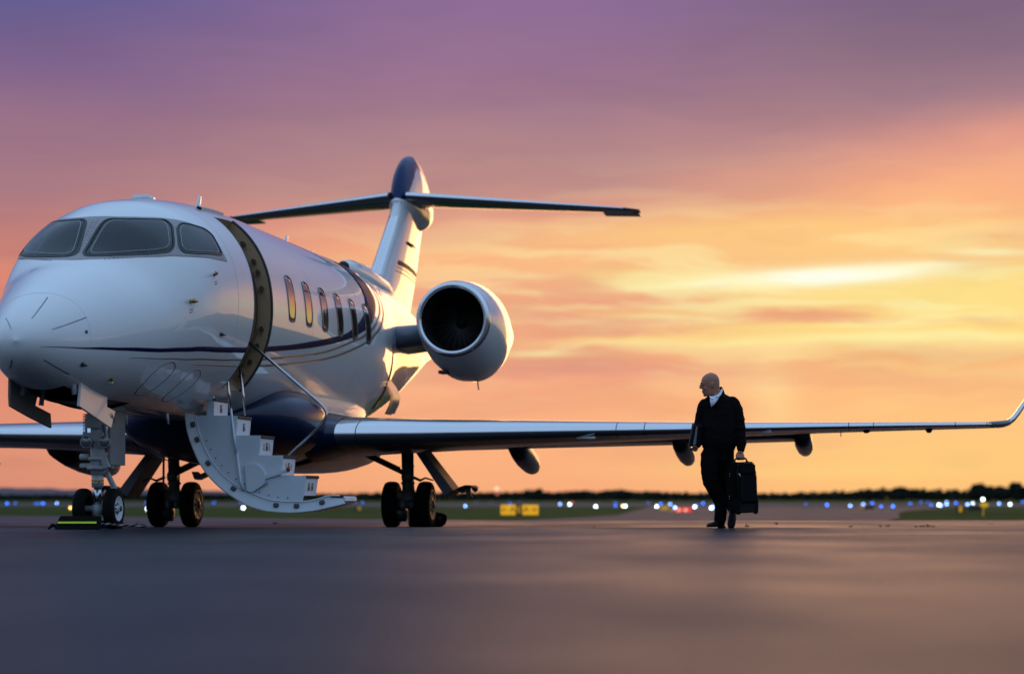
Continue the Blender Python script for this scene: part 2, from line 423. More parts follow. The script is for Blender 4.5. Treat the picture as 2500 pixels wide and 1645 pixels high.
# ---- windscreen
top = [(2.62, 0), (2.632, 8.5), (2.732, 19.2), (2.93, 28.5), (3.119, 35.5), (3.36, 42.2), (3.55, 46.2), (3.65, 49.5), (3.645, 56), (3.65, 63), (3.672, 68.6)]
bot = [(1.865, 0), (1.885, 6), (1.979, 19.2), (2.132, 34), (2.345, 48.8), (2.625, 58.2), (3.039, 64.8), (3.319, 67.5), (3.665, 69.2)]
ws_lim = lambda t: (float(np.interp(abs(t), [p[1] for p in bot], [p[0] for p in bot])), float(np.interp(abs(t), [p[1] for p in top], [p[0] for p in top])))
def in_windscreen(s0, s1, t0, t1):
    return all(abs(t) < 67.5 and ws_lim(t)[0] + .004 < s < ws_lim(t)[1] - .004 for s in (s0, s1) for t in (t0, t1))
mir = lambda P: [(s, -t) for s, t in reversed(P)][:-1] + P
DS0, DS1, DT0, DT1 = 4.47, 5.2, 35.0, 137.5
ss = sorted(set([.2, .205, .215, .23, .25, .28, .32, .36, .4, .45, .5, .56, .62, .7, .78, .86, .95] + [round(v, 3) for v in np.arange(1.05, 1.8, .1)] + [round(v, 3) for v in np.arange(1.82, 3.8, .03)] + [round(v, 3) for v in np.arange(3.85, 4.4, .1)] + [2.45, DS0, 4.6, 4.75, 4.9, 5.05, DS1] + [round(v, 3) for v in np.arange(5.4, 20.6, .2)] + [20.6]))
ths = [-180 + 1.25 * k for k in range(288)]
mb = MB()
mb.v = [FL(s, t) for s in ss for t in ths]
NT = len(ths)
for i in range(len(ss) - 1):
    sm_ = (ss[i] + ss[i + 1]) / 2
    for j in range(NT):
        tm = ths[j] + .625
        if DS0 < sm_ < DS1 and DT0 < tm < DT1: continue
        if .95 < sm_ < 2.45 and abs(tm) > 157.5: continue
        if 1.8 < sm_ < 3.8 and in_windscreen(ss[i], ss[i + 1], ths[j], ths[j] + 1.25): continue
        mb.f.append((i * NT + j, i * NT + (j + 1) % NT, (i + 1) * NT + (j + 1) % NT, (i + 1) * NT + j)); mb.mi.append(0); mb.sm.append(True)
mb.add([FL(20.6, t) for t in ths], [tuple(range(NT))])
fuselage = mb.build('fuselage', WHITE, jet)

CH = .84
def chaikin(p, n=2):
    for _ in range(n):
        q = []
        for i in range(len(p)):
            a, b = p[i], p[(i + 1) % len(p)]
            q += [tuple(CH * u + (1 - CH) * v for u, v in zip(a, b)), tuple((1 - CH) * u + CH * v for u, v in zip(a, b))]
        p = q
    return p
def resample(p, n):
    d = [0.0]
    for i in range(len(p)):
        a, b = p[i], p[(i + 1) % len(p)]; d.append(d[-1] + math.hypot((a[0] - b[0]) * 45, a[1] - b[1]))
    out = []; P2 = p + [p[0]]
    for k in range(n):
        t = d[-1] * k / n; i = max(j for j in range(len(p)) if d[j] <= t); u = (t - d[i]) / max(1e-9, d[i + 1] - d[i])
        out.append(tuple(P2[i][c] * (1 - u) + P2[i + 1][c] * u for c in (0, 1)))
    return out
def skin_poly(name, poly, off, m, parent, rounds=2, sgn=1, n=64, rings=8):
    """filled panel lying on the fuselage skin"""
    p = resample(chaikin(poly, rounds) if rounds else poly, n); c = (sum(q[0] for q in p) / n, sum(q[1] for q in p) / n)
    mb = MB(); rows = []
    for k in range(rings + 1):
        u = 1 - k / rings * .999
        rows.append([FL(c[0] + (q[0] - c[0]) * u, sgn * (c[1] + (q[1] - c[1]) * u), off) for q in p])
    rows.append([FL(q[0], sgn * q[1], -.004) for q in p]); rows = [rows[-1]] + rows[:-1]
    mb.grid(rows, closed_u=True)
    return mb.build(name, m, parent)
def skin_ring(name, poly, w, off, m, parent, rounds=2, sgn=1, n=72):
    """border ring of metric width w on the skin outside poly"""
    p = resample(chaikin(poly, rounds) if rounds else poly, n); out = []
    for i in range(n):
        a = Vector(fus(p[i - 1][0], p[i - 1][1])); b = Vector(fus(p[(i + 1) % n][0], p[(i + 1) % n][1]))
        hw, zt, zb, zc = sect(p[i][0]); rr = (hw + (zt - zb) / 2) / 2
        ds, dt = p[(i + 1) % n][0] - p[i - 1][0], R(p[(i + 1) % n][1] - p[i - 1][1]) * rr
        l = math.hypot(ds, dt) or 1; out.append((dt / l, -ds / l / rr * 57.2958))
    area = sum(p[i][0] * p[(i + 1) % n][1] - p[(i + 1) % n][0] * p[i][1] for i in range(n)); sg = 1 if area > 0 else -1
    mb = MB()
    rows = [[FL(p[i][0] + sg * out[i][0] * w * k, sgn * (p[i][1] + sg * out[i][1] * w * k), o) for i in range(n)] for k, o in ((0, -.004), (0, off), (.5, off * 1.15), (1, off), (1, -.004))]
    mb.grid(rows, closed_u=True)
    return mb.build(name, m, parent)
def skin_strip(name, A, B, off, m, parent, sgn=1, n=80, nc=3):
    """band on the skin between two polylines of (s, theta)"""
    def samp(P, n):
        d = [0.0]
        for a, b in zip(P, P[1:]): d.append(d[-1] + math.hypot((a[0] - b[0]) * 45, a[1] - b[1]))
        d = np.array(d) / d[-1]; q = np.linspace(0, 1, n)
        return list(zip(pchip(d, [p[0] for p in P], q), pchip(d, [p[1] for p in P], q)))
    a, b = samp(A, n), samp(B, n); mb = MB(); rows = []
    for (s0, t0), (s1, t1) in zip(a, b):
        row = [FL(s0, sgn * t0, -.003)]
        for k in range(nc + 1): u = k / nc; row.append(FL(s0 + (s1 - s0) * u, sgn * (t0 + (t1 - t0) * u), off))
        row.append(FL(s1, sgn * t1, -.003)); rows.append(row)
    mb.grid(rows); return mb.build(name, m, parent)
front_pane = [(2.059, 2.2), (2.159, 2.6), (2.252, 3.0), (2.339, 3.5), (2.439, 4.2), (2.495, 5.0), (2.539, 6.8), (2.559, 11.2), (2.592, 16.0), (2.652, 20.5), (2.725, 25.0), (2.819, 29.0), (2.930, 32.5), (2.92, 35.0), (2.895, 37.8), (2.812, 40.8), (2.732, 43.8), (2.665, 46.8), (2.605, 49.0), (2.539, 50.0), (2.472, 49.6), (2.359, 45.0), (2.272, 39.8), (2.199, 34.0), (2.139, 28.5), (2.085, 22.8), (2.039, 17.2), (2.005, 11.5), (1.980, 6.5), (1.992, 3.9), (2.019, 2.6)]
side_pane = [(2.932, 41.5), (3.019, 40.2), (3.112, 40.0), (3.219, 42.2), (3.359, 44.8), (3.50, 46.9), (3.572, 49.0), (3.615, 52.2), (3.60, 55.8), (3.585, 59.0), (3.579, 62.0), (3.565, 64.8), (3.352, 64.0), (3.146, 62.6), (2.972, 60.8), (2.826, 58.6), (2.71, 56.2), (2.679, 54.2), (2.682, 52.2), (2.725, 49.8), (2.785, 47.0), (2.852, 44.2)]
def inside(poly, s, t):
    c = False
    for i in range(len(poly)):
        (x0, y0), (x1, y1) = poly[i - 1], poly[i]
        if (y0 > t) != (y1 > t) and s < (x1 - x0) * (t - y0) / (y1 - y0) + x0: c = not c
    return c
def samp_curve(P, n):
    d = np.concatenate([[0], np.cumsum([math.hypot((a[0] - b[0]) * 45, a[1] - b[1]) for a, b in zip(P, P[1:])])]) ; d /= d[-1]; q = np.linspace(0, 1, n)
    return list(zip(pchip(d, [p[0] for p in P], q), pchip(d, [p[1] for p in P], q)))
tc_, bc_ = samp_curve(mir(top), 340), samp_curve(mir(bot), 340)
mb = MB(); NCOL = 44; gr = [[(a[0] + (b[0] - a[0]) * k / NCOL, a[1] + (b[1] - a[1]) * k / NCOL) for k in range(NCOL + 1)] for a, b in zip(tc_, bc_)]
mb.v = [FL(s_, t_, .006 if 0 < k < NCOL else -.003) for r in gr for k, (s_, t_) in enumerate(r)]
for i in range(339):
    for k in range(NCOL):
        s_ = (gr[i][k][0] + gr[i + 1][k + 1][0]) / 2; t_ = abs((gr[i][k][1] + gr[i + 1][k + 1][1]) / 2)
        if inside(front_pane, s_, t_) or inside(side_pane, s_, t_): continue
        q = i * (NCOL + 1) + k; mb.f.append((q, q + 1, q + NCOL + 2, q + NCOL + 1)); mb.mi.append(0); mb.sm.append(True)
surround = mb.build('windscreen_surround', FRAMEGREY, jet)
# cockpit seen through the glass
mb = MB(); cs_ = [1.75 + .03 * k for k in range(84)]; ct_ = [-180 + 2.5 * k for k in range(144)]
mb.v = [FL(s_, t_, 0, .965) for s_ in cs_ for t_ in ct_]
for i in range(83):
    for j in range(144):
        if cs_[i] < 3.85 and any(in_windscreen(a, a, b, b) for a in (cs_[i], cs_[i + 1]) for b in (ct_[j], ct_[j] + 2.5)): continue
        mb.f.append((i * 144 + j, i * 144 + (j + 1) % 144, (i + 1) * 144 + (j + 1) % 144, (i + 1) * 144 + j)); mb.mi.append(0); mb.sm.append(True)
mb.add([FL(cs_[-1], t_, 0, .965) for t_ in ct_], [tuple(range(144))])
lining = mb.build('cockpit_lining', mat('cockpit_trim', (.24, .19, .15), .7), jet)
mb = MB(); mb.loft([[L(s_, y, z) for s_, z in ((2.02, 2.78), (2.25, 2.86), (2.62, 2.90), (2.66, 2.60), (2.1, 2.5))] for y in (-.52, -.3, 0, .3, .52)]); mb.build('glare_shield', INTERIOR, lining)
for y in (-.48, .48):
    mb = MB(); mb.box(L(3.50, y, 2.86), (.14, .46, .80), Matrix.Rotation(-.15, 3, 'Y')); mb.box(L(3.58, y, 3.38), (.10, .27, .22)); mb.build('pilot_seat', mat('seat_leather', (.42, .25, .16), .6), lining, bevel=.03)
mb = MB(); mb.box(L(3.2, .0, 3.42), (.5, .34, .06)); mb.build('overhead_panel', mat('panel_grey', (.14, .13, .12), .6), lining)
mb = MB(); mb.tube([L(2.85, .48, 2.5), L(2.8, .48, 2.95), L(2.78, .36, 2.98), L(2.78, .34, 3.04)], .02, 8); mb.tube([L(2.8, .48, 2.95), L(2.78, .60, 2.98), L(2.78, .62, 3.04)], .02, 8); mb.build('control_yoke', DARKMETAL, lining)
for sg in (1, -1):
    for nm, poly in (('windscreen_pane', front_pane), ('side_window_pane', side_pane)):
        g = skin_poly(nm, poly, .009, GLASS, jet, 1, sg, 96, 10)
        skin_ring('window_seal', poly, .020, .013, SEAL, g, 1, sg, 96)
        c = (sum(q[0] for q in poly) / len(poly), sum(q[1] for q in poly) / len(poly))
        inner = [(c[0] + (q[0] - c[0]) * .87, c[1] + (q[1] - c[1]) * .88) for q in poly]
        skin_ring('heating_wire', inner, .0035, .0115, PALESEAL, g, 1, sg, 96)
# rivets round the panes
mb = MB()
for sg in (1, -1):
    for (a, b, k) in (((2.05, .7), (2.5, .9), 12), ((2.64, 52.0), (2.93, 39.5), 11), ((1.95, 17), (2.33, 47), 14), ((2.8, 60.3), (3.55, 67.2), 10)):
        for i in range(k):
            u = i / (k - 1); s = a[0] + (b[0] - a[0]) * u; t = sg * (a[1] + (b[1] - a[1]) * u)
            mb.ball(FL(s, t, .006), .0055, 6)
tag(mb.build('rivets', SEAL, surround), kind='stuff')
# ---- livery
nose_T = [(.31, 107.8), (.435, 102), (.644, 99.6), (.953, 99.5), (1.305, 101.8), (1.70, 104.3), (2.15, 107.6), (2.71, 111.4), (3.40, 113.1), (4.24, 112.2), (4.465, 111.6)]
nose_B = [(.31, 107.9), (.44, 102.8), (.644, 101), (.96, 101.9), (1.318, 104.6), (1.725, 107.5), (2.18, 110.6), (2.76, 114.4), (3.47, 116), (4.313, 115), (4.465, 114.6)]
aft_T = [(5.22, 109.3), (6.09, 106.2), (7.15, 101), (8.33, 94.8), (9.32, 87.9), (9.85, 81.8), (10.32, 72.5), (10.57, 60.8), (10.62, 45), (10.55, 20), (10.5, 0)]
aft_B = [(5.22, 112.4), (6.16, 109), (7.21, 104.5), (8.37, 98.3), (9.66, 89.8), (10.44, 82.8), (11.07, 71.2), (11.42, 58), (11.48, 42), (11.42, 20), (11.4, 0)]
def shifted(P, ds, dt): return [(s + ds, t + dt) for s, t in P]
t1n = [(1.52, 111.9), (1.76, 112.7), (2.25, 115.5), (2.84, 119), (3.57, 119.7), (4.465, 118.2)]
t2n = [(2.94, 123.3), (3.29, 123.6), (3.69, 123.4), (4.465, 122.3)]
t1a = [(5.22, 115.7), (6.45, 111.2), (7.83, 104.5), (9.32, 93.8), (10.41, 84.8), (11.30, 72), (11.72, 58), (11.8, 42), (11.75, 20), (11.7, 0)]
t2a = [(5.22, 119.6), (6.37, 115.8), (7.92, 108.5), (9.37, 98.5), (10.6, 87.2), (11.55, 74), (12.05, 58), (12.12, 42), (12.06, 20), (12.0, 0)]
for sg in (1, -1):
    gap = sg > 0
    skin_strip('navy_stripe', nose_T, nose_B, .003, STRIPE, fuselage, sg, 110)
    skin_strip('navy_stripe', ([(4.465, 111.6)] + aft_T[0:] if not gap else aft_T), ([(4.465, 114.6)] + aft_B if not gap else aft_B), .003, STRIPE, fuselage, sg, 140, 5)
    for P, w in ((t1n, 1.0), (t2n, .7)): skin_strip('taupe_stripe', P, [(s, t + w * min(1, .25 + i * .25)) for i, (s, t) in enumerate(P)], .003, TAUPE, fuselage, sg, 60, 2)
    for P in (t1a, t2a): skin_strip('taupe_stripe', P, [(s + .07 * max(0, min(1, (s - 9) / 2.4)), t + 1.5) for s, t in P], .003, TAUPE, fuselage, sg, 120, 2)
# ---- cabin windows (port side, the side in view)
for k in range(6):
    s0 = 5.99 + k * .836; w = .31
    poly = [(s0, 70.5), (s0 + w * .5, 69.6), (s0 + w, 71.2), (s0 + w + .01, 80), (s0 + w + .01, 88), (s0 + w - .02, 92.6), (s0 + w * .5, 93.4), (s0 + .02, 92.4), (s0 - .01, 84), (s0 - .01, 77)]
    g = skin_poly('cabin_window', poly, .004, CABGLASS, jet, 2, 1, 48, 5)
    skin_ring('window_frame', poly, .010, .006, mat('window_frame_brown', (.10, .085, .075), .4), g, 2, 1)
# ---- small skin details
def skin_line(name, a, b, w, m, off=.004, parent=None):
    dt = b[1] - a[1]; ds = b[0] - a[0]
    l = math.hypot(ds, R(dt) * .9) or 1; ns, nt = -R(dt) * .9 / l * w, ds / l * w / .9 * 57.3
    return skin_strip(name, [(a[0] - ns / 2, a[1] - nt / 2), ((a[0] + b[0] - ns) / 2, (a[1] + b[1] - nt) / 2), (b[0] - ns / 2, b[1] - nt / 2)],
                      [(a[0] + ns / 2, a[1] + nt / 2), ((a[0] + b[0] + ns) / 2, (a[1] + b[1] + nt) / 2), (b[0] + ns / 2, b[1] + nt / 2)], off, m, parent or fuselage, 1, 14, 1)
for s_ in (3.86, 7.2, 9.9, 12.3):   # skin joints
    skin_strip('skin_joint', [(s_, t_) for t_ in range(0, 151, 10)], [(s_ + .006, t_) for t_ in range(0, 151, 10)], .0012, mat('joint_line', (.42, .42, .43), .5), fuselage, 1, 60, 1)
for (s_, t_) in ((3.15, 79), (2.52, 88)):   # small stencilled notices below the probes
    for q in range(2): skin_poly('stencil', [(s_ - .03, t_ + q * 1.2), (s_ + .05, t_ + q * 1.2), (s_ + .05, t_ + .5 + q * 1.2), (s_ - .03, t_ + .5 + q * 1.2)], .002, mat('stencil_pink', (.45, .22, .20), .5), fuselage, 0, 1, 16, 1)
for a, b in (((.36, 22), (.74, 13.5)), ((.43, 69), (.86, 65)), ((.25, -24), (.42, -36)), ((.41, 134), (.80, 139)), ((.31, -159), (.47, -150))):
    skin_line('lightning_strip', a, b, .014, DARKMETAL)
for k in range(2):
    c = [(2.28, 119.3), (2.42, 119.6), (2.54, 124), (2.53, 132), (2.47, 142), (2.38, 147), (2.2, 146), (2.12, 140), (2.10, 129), (2.16, 122)] if k == 0 else [(3.1, 126.8), (3.25, 127), (3.39, 130), (3.41, 138), (3.38, 147), (3.28, 152), (3.08, 151), (3.0, 146), (2.98, 136), (3.02, 129)]
    skin_ring('access_panel_outline', c, .018 if k == 0 else .016, .003, FRAMEGREY, fuselage, 1, 1)
skin_ring('radome_joint', [(.83 + .04 * math.sin(R(t)), t) for t in range(-150, 151, 10)] + [(.825 + .04 * math.sin(R(t)), t) for t in range(150, -151, -10)], .0015, .001, mat('joint_pale', (.60, .60, .61), .4), fuselage, 0, 1, 120)
skin_poly('static_plate', [(.80, 80), (.83, 80), (.83, 83.5), (.80, 83.5)], .005, SEAL, fuselage, 0, 1, 16, 2)
def probe(s, t, kind):
    o = Vector(L(*fus(s, t))); nrm = (Vector(FL(s, t, .1)) - o).normalized(); mb = MB(); f = Vector((1, 0, 0))
    if kind == 'ice':
        mb.tube([o - nrm * .01, o + nrm * .05], .022, 10); mb.tube([o + nrm * .05, o + nrm * .07], [.03, .022], 10); mb.tube([o + nrm * .055 + f * .07, o + nrm * .055 - f * .1], [.006, .012], 8)
    elif kind == 'pitot':
        mb.tube([o - nrm * .01, o + nrm * .05 + f * .02, o + nrm * .07 + f * .1], [.02, .014, .009], 8); mb.tube([o + nrm * .07 + f * .1, o + nrm * .07 + f * .17], .007, 8)
    else:
        mb.tube([o - nrm * .01, o + nrm * .02], .022, 10); mb.tube([o + nrm * .02, o + nrm * .025 - f * .13], [.016, .005], 8)
    return mb.build('air_probe', GOLD if kind != 'vane' else DARKMETAL, jet)
probe(2.52, 84, 'ice'); probe(3.15, 75.5, 'pitot'); probe(3.38, 106, 'vane'); probe(.85, 121, 'vane'); probe(1.44, 134, 'pitot'); probe(2.0, -75, 'ice')
def blade(s, h, chord, m=WHITE, y=0.0, down=False, th=.018):
    z0 = prof(2, s) - .02 if not down else prof(3, s) + .02; sg = -1 if down else 1; mb = MB(); rings = []
    for u in (0, .5, 1):
        c = chord * (1 - .5 * u); s1 = s + chord * .75 * u; z = z0 + sg * h * u; t = th * (1 - .5 * u)
        rings.append([L(s1 + c * a, y + t * b, z) for a, b in ((0, 0), (.2, .8), (.5, 1), (.8, .6), (1, 0), (.8, -.6), (.5, -1), (.2, -.8))])
    mb.loft(rings); return mb.build('blade_antenna', m, jet)
blade(6.05, .26, .26); blade(10.2, .23, .28); blade(11.75, .18, .18); blade(3.1, .14, .1, GEARGREY, .12, True); blade(3.6, .12, .09, GEARGREY, .45, True); blade(5.6, .55, .28, GEARGREY, .35, True, .03)
mb = MB(); mb.loft([[L(4.0 + .26 * u, .12 * math.cos(a) * w_, 3.86 + h_) for a, h_ in ((0, -.03), (.3, .035), (.6, .05), (2.54, .05), (2.84, .035), (3.14, -.03))] for u, w_ in ((0, .8), (.1, 1), (.9, 1), (1, .8))]); mb.build('dome_antenna', WHITE, jet, bevel=.01)
mb = MB(); mb.grid([[FL(s, t, o) for t, o in ((24, -.01), (24, .03), (27, .03), (27, -.01))] for s in np.linspace(4.42, 5.3, 10)]); mb.build('door_rain_gutter', GEARGREY, fuselage)
# ---- door opening: jamb, seal, dark sheet standing in for the cabin's shade
mb = MB(); dth = list(np.arange(DT0, DT1 + .1, 2.5))
mb.grid([[FL(DS1, t, 0, k) for t in dth] for k in (1.0, .985, .9, .82)])
mb.grid([[FL(DS0, t, 0, k) for t in dth] for k in (1.0, .985, .9, .82)])
for t in (DT0, DT1): mb.grid([[FL(s, t, 0, k) for k in (1.0, .9, .82)] for s in (DS0, 4.7, 4.95, DS1)])
jamb = mb.build('door_jamb', TAN, jet)
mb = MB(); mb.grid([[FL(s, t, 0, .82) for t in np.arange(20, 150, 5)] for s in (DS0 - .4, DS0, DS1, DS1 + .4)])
mb.build('cabin_dark_sheet', INTERIOR, jamb)
mb = MB(); mb.tube([FL(DS1 + .005, t, .004) for t in dth], .016, 8); mb.tube([FL(DS0, t, -.004) for t in dth], .010, 8); mb.build('door_seal', SEAL, jamb)
for t in (50, 63, 70, 79.5, 101, 111, 121, 130):
    mb = MB(); a = Vector(FL(DS1 - .045, t, 0, .925)); up = (Vector(FL(DS1, t + 1, 0, .925)) - Vector(FL(DS1, t - 1, 0, .925))).normalized(); out = (Vector(FL(DS1, t, 0, 1)) - Vector(FL(DS1, t, 0, .9))).normalized()
    rot = Matrix((Vector((1, 0, 0)), out, up)).transposed(); mb.box(a, (.05, .05, .035), rot); mb.box(a + Vector((.012, 0, 0)), (.05, .025, .07), rot)
    mb.build('latch_fitting', mat('latch_bronze', (.09, .07, .05), .4, metal=.5), jamb)
mb = MB(); mb.tube([FL(DS1 - .02, t, 0, .87) for t in dth[4:-4]], .018, 8); mb.build('jamb_rail', mat('tan_rail', (.16, .11, .06), .45), jamb)
# ---- aft baggage door
skin_strip('baggage_bay_gap', [(12.55, 88), (12.6, 100), (12.62, 112), (12.6, 124), (12.55, 136)], [(12.62, 88), (12.85, 100), (13.0, 112), (13.05, 124), (13.05, 137)], .004, INTERIOR, jet, 1, 30, 4)
mb = MB(); mb.grid([[L(s, y, z) for s in (12.62, 12.85, 13.1)] for y, z in ((.96, 2.20), (1.05, 2.08), (1.12, 1.93), (1.09, 1.80), (1.02, 1.66))]); mb.grid([[L(s, y - .05, z - .015) for s in (12.62, 12.85, 13.1)] for y, z in ((.96, 2.20), (1.05, 2.08), (1.12, 1.93), (1.09, 1.80), (1.02, 1.66))])
mb.build('baggage_door', mat('bare_panel', (.42, .42, .43), .3, metal=.7), jet)
# ---- nose wheel bay
def hull_z(s, y):   # underside of the hull at lateral offset y
    hw, zt, zb, zc = sect(s); return zc - (zc - zb) * math.sqrt(max(0, 1 - (y / hw) ** 2))
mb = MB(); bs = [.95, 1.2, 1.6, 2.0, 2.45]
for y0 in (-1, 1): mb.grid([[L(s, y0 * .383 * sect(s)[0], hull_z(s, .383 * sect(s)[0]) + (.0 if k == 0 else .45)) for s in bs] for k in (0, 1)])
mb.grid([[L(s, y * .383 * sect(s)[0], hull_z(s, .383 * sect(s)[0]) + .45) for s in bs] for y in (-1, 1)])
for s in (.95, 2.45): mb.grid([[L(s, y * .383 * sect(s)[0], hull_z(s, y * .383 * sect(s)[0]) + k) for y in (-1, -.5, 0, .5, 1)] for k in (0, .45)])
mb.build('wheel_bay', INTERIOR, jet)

# ---- belly fairing
def fair(name, secs, m, n=40, ex=2.6):
    mb = MB(); rings = []
    for s, hw, zt, zb in secs:
        zc = (zt + zb) / 2; r = []
        for k in range(n):
            a = 2 * math.pi * k / n; c, sn = math.cos(a), math.sin(a)
            r.append(L(s, hw * math.copysign(abs(c) ** (2 / ex), c), zc + (zt - zb) / 2 * math.copysign(abs(sn) ** (2 / ex), sn)))
        rings.append(r)
    mb.loft(rings); return mb.build(name, m, jet)
def fsec(s):
    S0_ = [5.9, 6.15, 6.5, 7.0, 7.6, 8.2, 9.3, 11.5, 12.8, 13.9]
    return (s, float(pchip(S0_, [.45, .80, 1.11, 1.27, 1.31, 1.22, 1.18, 1.15, .98, .55], s)[0]), float(pchip(S0_, [1.42, 1.60, 1.75, 1.85, 1.86, 1.76, 1.68, 1.66, 1.66, 1.62], s)[0]), float(pchip(S0_, [1.33, 1.18, 1.02, .90, .82, .77, .71, .71, .88, 1.3], s)[0]))
belly = fair('belly_fairing', [fsec(s) for s in (5.9, 6.0, 6.15, 6.3, 6.5, 6.7, 7.0, 7.3, 7.6, 7.9, 8.2)], BELLYNAVY)
aft = fair('aft_belly_fairing', [fsec(s) for s in (8.2, 8.7, 9.3, 10, 10.8, 11.5, 12.1, 12.8, 13.3, 13.9)], [WHITE, BELLYNAVY])
for p in aft.data.polygons: p.material_index = 1 if p.center.z < 1.40 else 0

# ---- wings
YW = [1.0, 1.41, 1.74, 2.34, 3.6, 5.68, 7.7, 8.9, 10.15, 10.3]
def wsec(y):
    ay = abs(y)
    zt = float(pchip(YW, [1.50, 1.467, 1.458, 1.447, 1.440, 1.436, 1.449, 1.46, 1.472, 1.476], ay)[0])
    zb = float(pchip(YW, [.86, .93, .955, .99, 1.07, 1.185, 1.292, 1.34, 1.385, 1.392], ay)[0])
    le = 7.71 + (ay - 1.41) * .514
    ch = float(np.interp(ay, [1.0, 1.41, 3.6, 10.3], [4.75, 4.5, 3.25, 1.30]))
    fr = float(np.interp(ay, [1, 10.3], [.50, .40]))
    return le, ch, zb + (zt - zb) * fr, zt, zb
TT = [0, .004, .012, .025, .045, .075, .12, .18, .26, .36, .48, .6, .72, .84, .94, 1.0]
def shape(t): return min(1.0, (2.969 * math.sqrt(t) - 1.26 * t - 3.516 * t * t + 2.843 * t ** 3 - 1.015 * t ** 4) * 1.0) if t > 0 else 0
def wing_ring(y, off=0.0, t1=1.0, sg=1):
    le, ch, z0, zt, zb = wsec(y); ts = [t for t in TT if t <= t1]
    up = [L(le + ch * t, sg * y, z0 + (zt - z0) * shape(t) - .03 * t * t * ch / 3) for t in ts]
    dn = [L(le + ch * t, sg * y, z0 - (z0 - zb) * shape(t) - .03 * t * t * ch / 3) for t in ts]
    if off:
        def o(P, s): return [(x + off * (1 if i < 4 else .2), yy, z + s * off * (.4 if i < 3 else 1)) for i, (x, yy, z) in enumerate(P)]
        up, dn = o(up, 1), o(dn, -1)
    return list(reversed(up)) + dn[1:]
ys_w = [1.0, 1.2, 1.41, 1.74, 2.34, 3, 3.6, 4.4, 5.68, 6.7, 7.7, 8.9, 9.6, 10.15, 10.3]
for sg in (1, -1):
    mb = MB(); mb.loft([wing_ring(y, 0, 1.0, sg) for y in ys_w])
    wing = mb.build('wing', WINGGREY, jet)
    mb = MB(); rows = [wing_ring(y, .004, .075, sg) for y in ys_w if 1.41 <= y <= 10.15]; mb.grid(rows)
    mb.build('leading_edge', CHROME, wing)
    mb = MB(); mb.grid([wing_ring(y, .012 + (1.41 - y) * .12, .18, sg) for y in (1.0, 1.1, 1.2, 1.3, 1.41)]); mb.build('wing_glove', BELLYNAVY, wing)
    # seams on the leading edge
    for yy in (1.66, 4.95, 5.32, 8.1, 8.45, 6.3 if sg > 0 else 6.2, 9.62, 10.08):
        mb = MB(); mb.grid([wing_ring(yy, .0055, .075, sg), wing_ring(yy + .012, .0055, .075, sg)]); mb.build('slat_joint', DARKMETAL, wing)
    # winglet
    mb = MB(); rings = []
    for y, z, s, ch, cant, th in ((10.26, 1.428, 12.27, 1.30, 2, .048), (10.34, 1.437, 12.32, 1.26, 12, .047), (10.42, 1.468, 12.39, 1.22, 28, .046), (10.49, 1.525, 12.48, 1.16, 42, .044), (10.56, 1.61, 12.61, 1.08, 50, .042), (10.68, 1.78, 12.86, .96, 54, .038), (11.0, 2.24, 13.40, .72, 56, .03), (11.25, 2.62, 13.8, .5, 56, .018)):
        ny, nz = -math.sin(R(cant)), math.cos(R(cant))
        rings.append([L(s + ch * t, sg * (y + ny * th * k), z + nz * th * k) for t, k in ((0, 0), (.03, .45), (.12, .85), (.3, 1), (.6, .7), (1, .05), (1, -.05), (.6, -.7), (.3, -1), (.12, -.85), (.03, -.45))])
    mb.loft(rings); wl = mb.build('winglet', CHROME, wing)
    mb = MB(); mb.loft([[L(s + dx, sg * (y + dy * r), z + dz * r) for dy, dz in [(math.cos(k * .7854), math.sin(k * .7854)) for k in range(8)]] for s, y, z, r, dx in ((12.21, 10.14, 1.424, .038, 0), (12.25, 10.22, 1.424, .046, 0), (12.32, 10.32, 1.434, .046, 0), (12.38, 10.38, 1.452, .040, 0), (12.46, 10.44, 1.485, .02, 0))]); mb.build('tip_light', mat('tip_lamp_cover', (.10, .11, .12), .15, metal=.3, coat=1), wing)
    # flap track fairings
    for (y0, s0, z0, s1, z1, r) in ([(3.1, 12.2, 1.13, 14.1, .81, .19), (5.58, 12.1, 1.22, 14.0, .92, .165), (7.38, 12.6, 1.29, 14.4, 1.09, .165)] if sg > 0 else [(3.72, 11.0, 1.16, 13.6, .86, .30), (5.9, 12.1, 1.22, 14.0, .92, .165), (7.6, 12.6, 1.29, 14.4, 1.09, .165)]):
        mb = MB(); rings = []
        for u, k in ((0, .75), (.2, .93), (.45, 1), (.68, .94), (.82, .80), (.92, .58), (.97, .36), (.992, .18), (1, .05)):
            s = s0 + (s1 - s0) * u; z = z0 + (z1 - z0) * u
            rings.append([L(s, sg * (y0 + r * k * .85 * math.cos(a)), z + r * k * 1.0 * math.sin(a) - (0 if math.sin(a) < 0 else 0)) for a in [2 * math.pi * q / 16 for q in range(16)]])
        mb.loft(rings); mb.build('flap_track_fairing', WINGGREY, wing)
    # flap panel, drooped a little behind the trailing edge
    mb = MB(); rows = []
    for y in (1.5, 3.6, 5.6, 7.3):
        le, ch, z0, zt, zb = wsec(y); te = le + ch; rows.append([L(te - .25, sg * y, z0 - .03), L(te + .05, sg * y, z0 - .055), L(te + .38, sg * y, z0 - .14), L(te + .05, sg * y, z0 - .10)])
    mb.loft(rows); mb.build('flap', WINGGREY, wing)
    # under-wing bits
    for yy, hh in ((9.25, .05), (8.35, .03)):
        le, ch, z0, zt, zb = wsec(yy); mb = MB(); mb.ball(L(le + .35, sg * yy, zb - .005), .055, 10, (1, 1, hh / .05)); mb.build('drain_fairing', BLACK, wing)
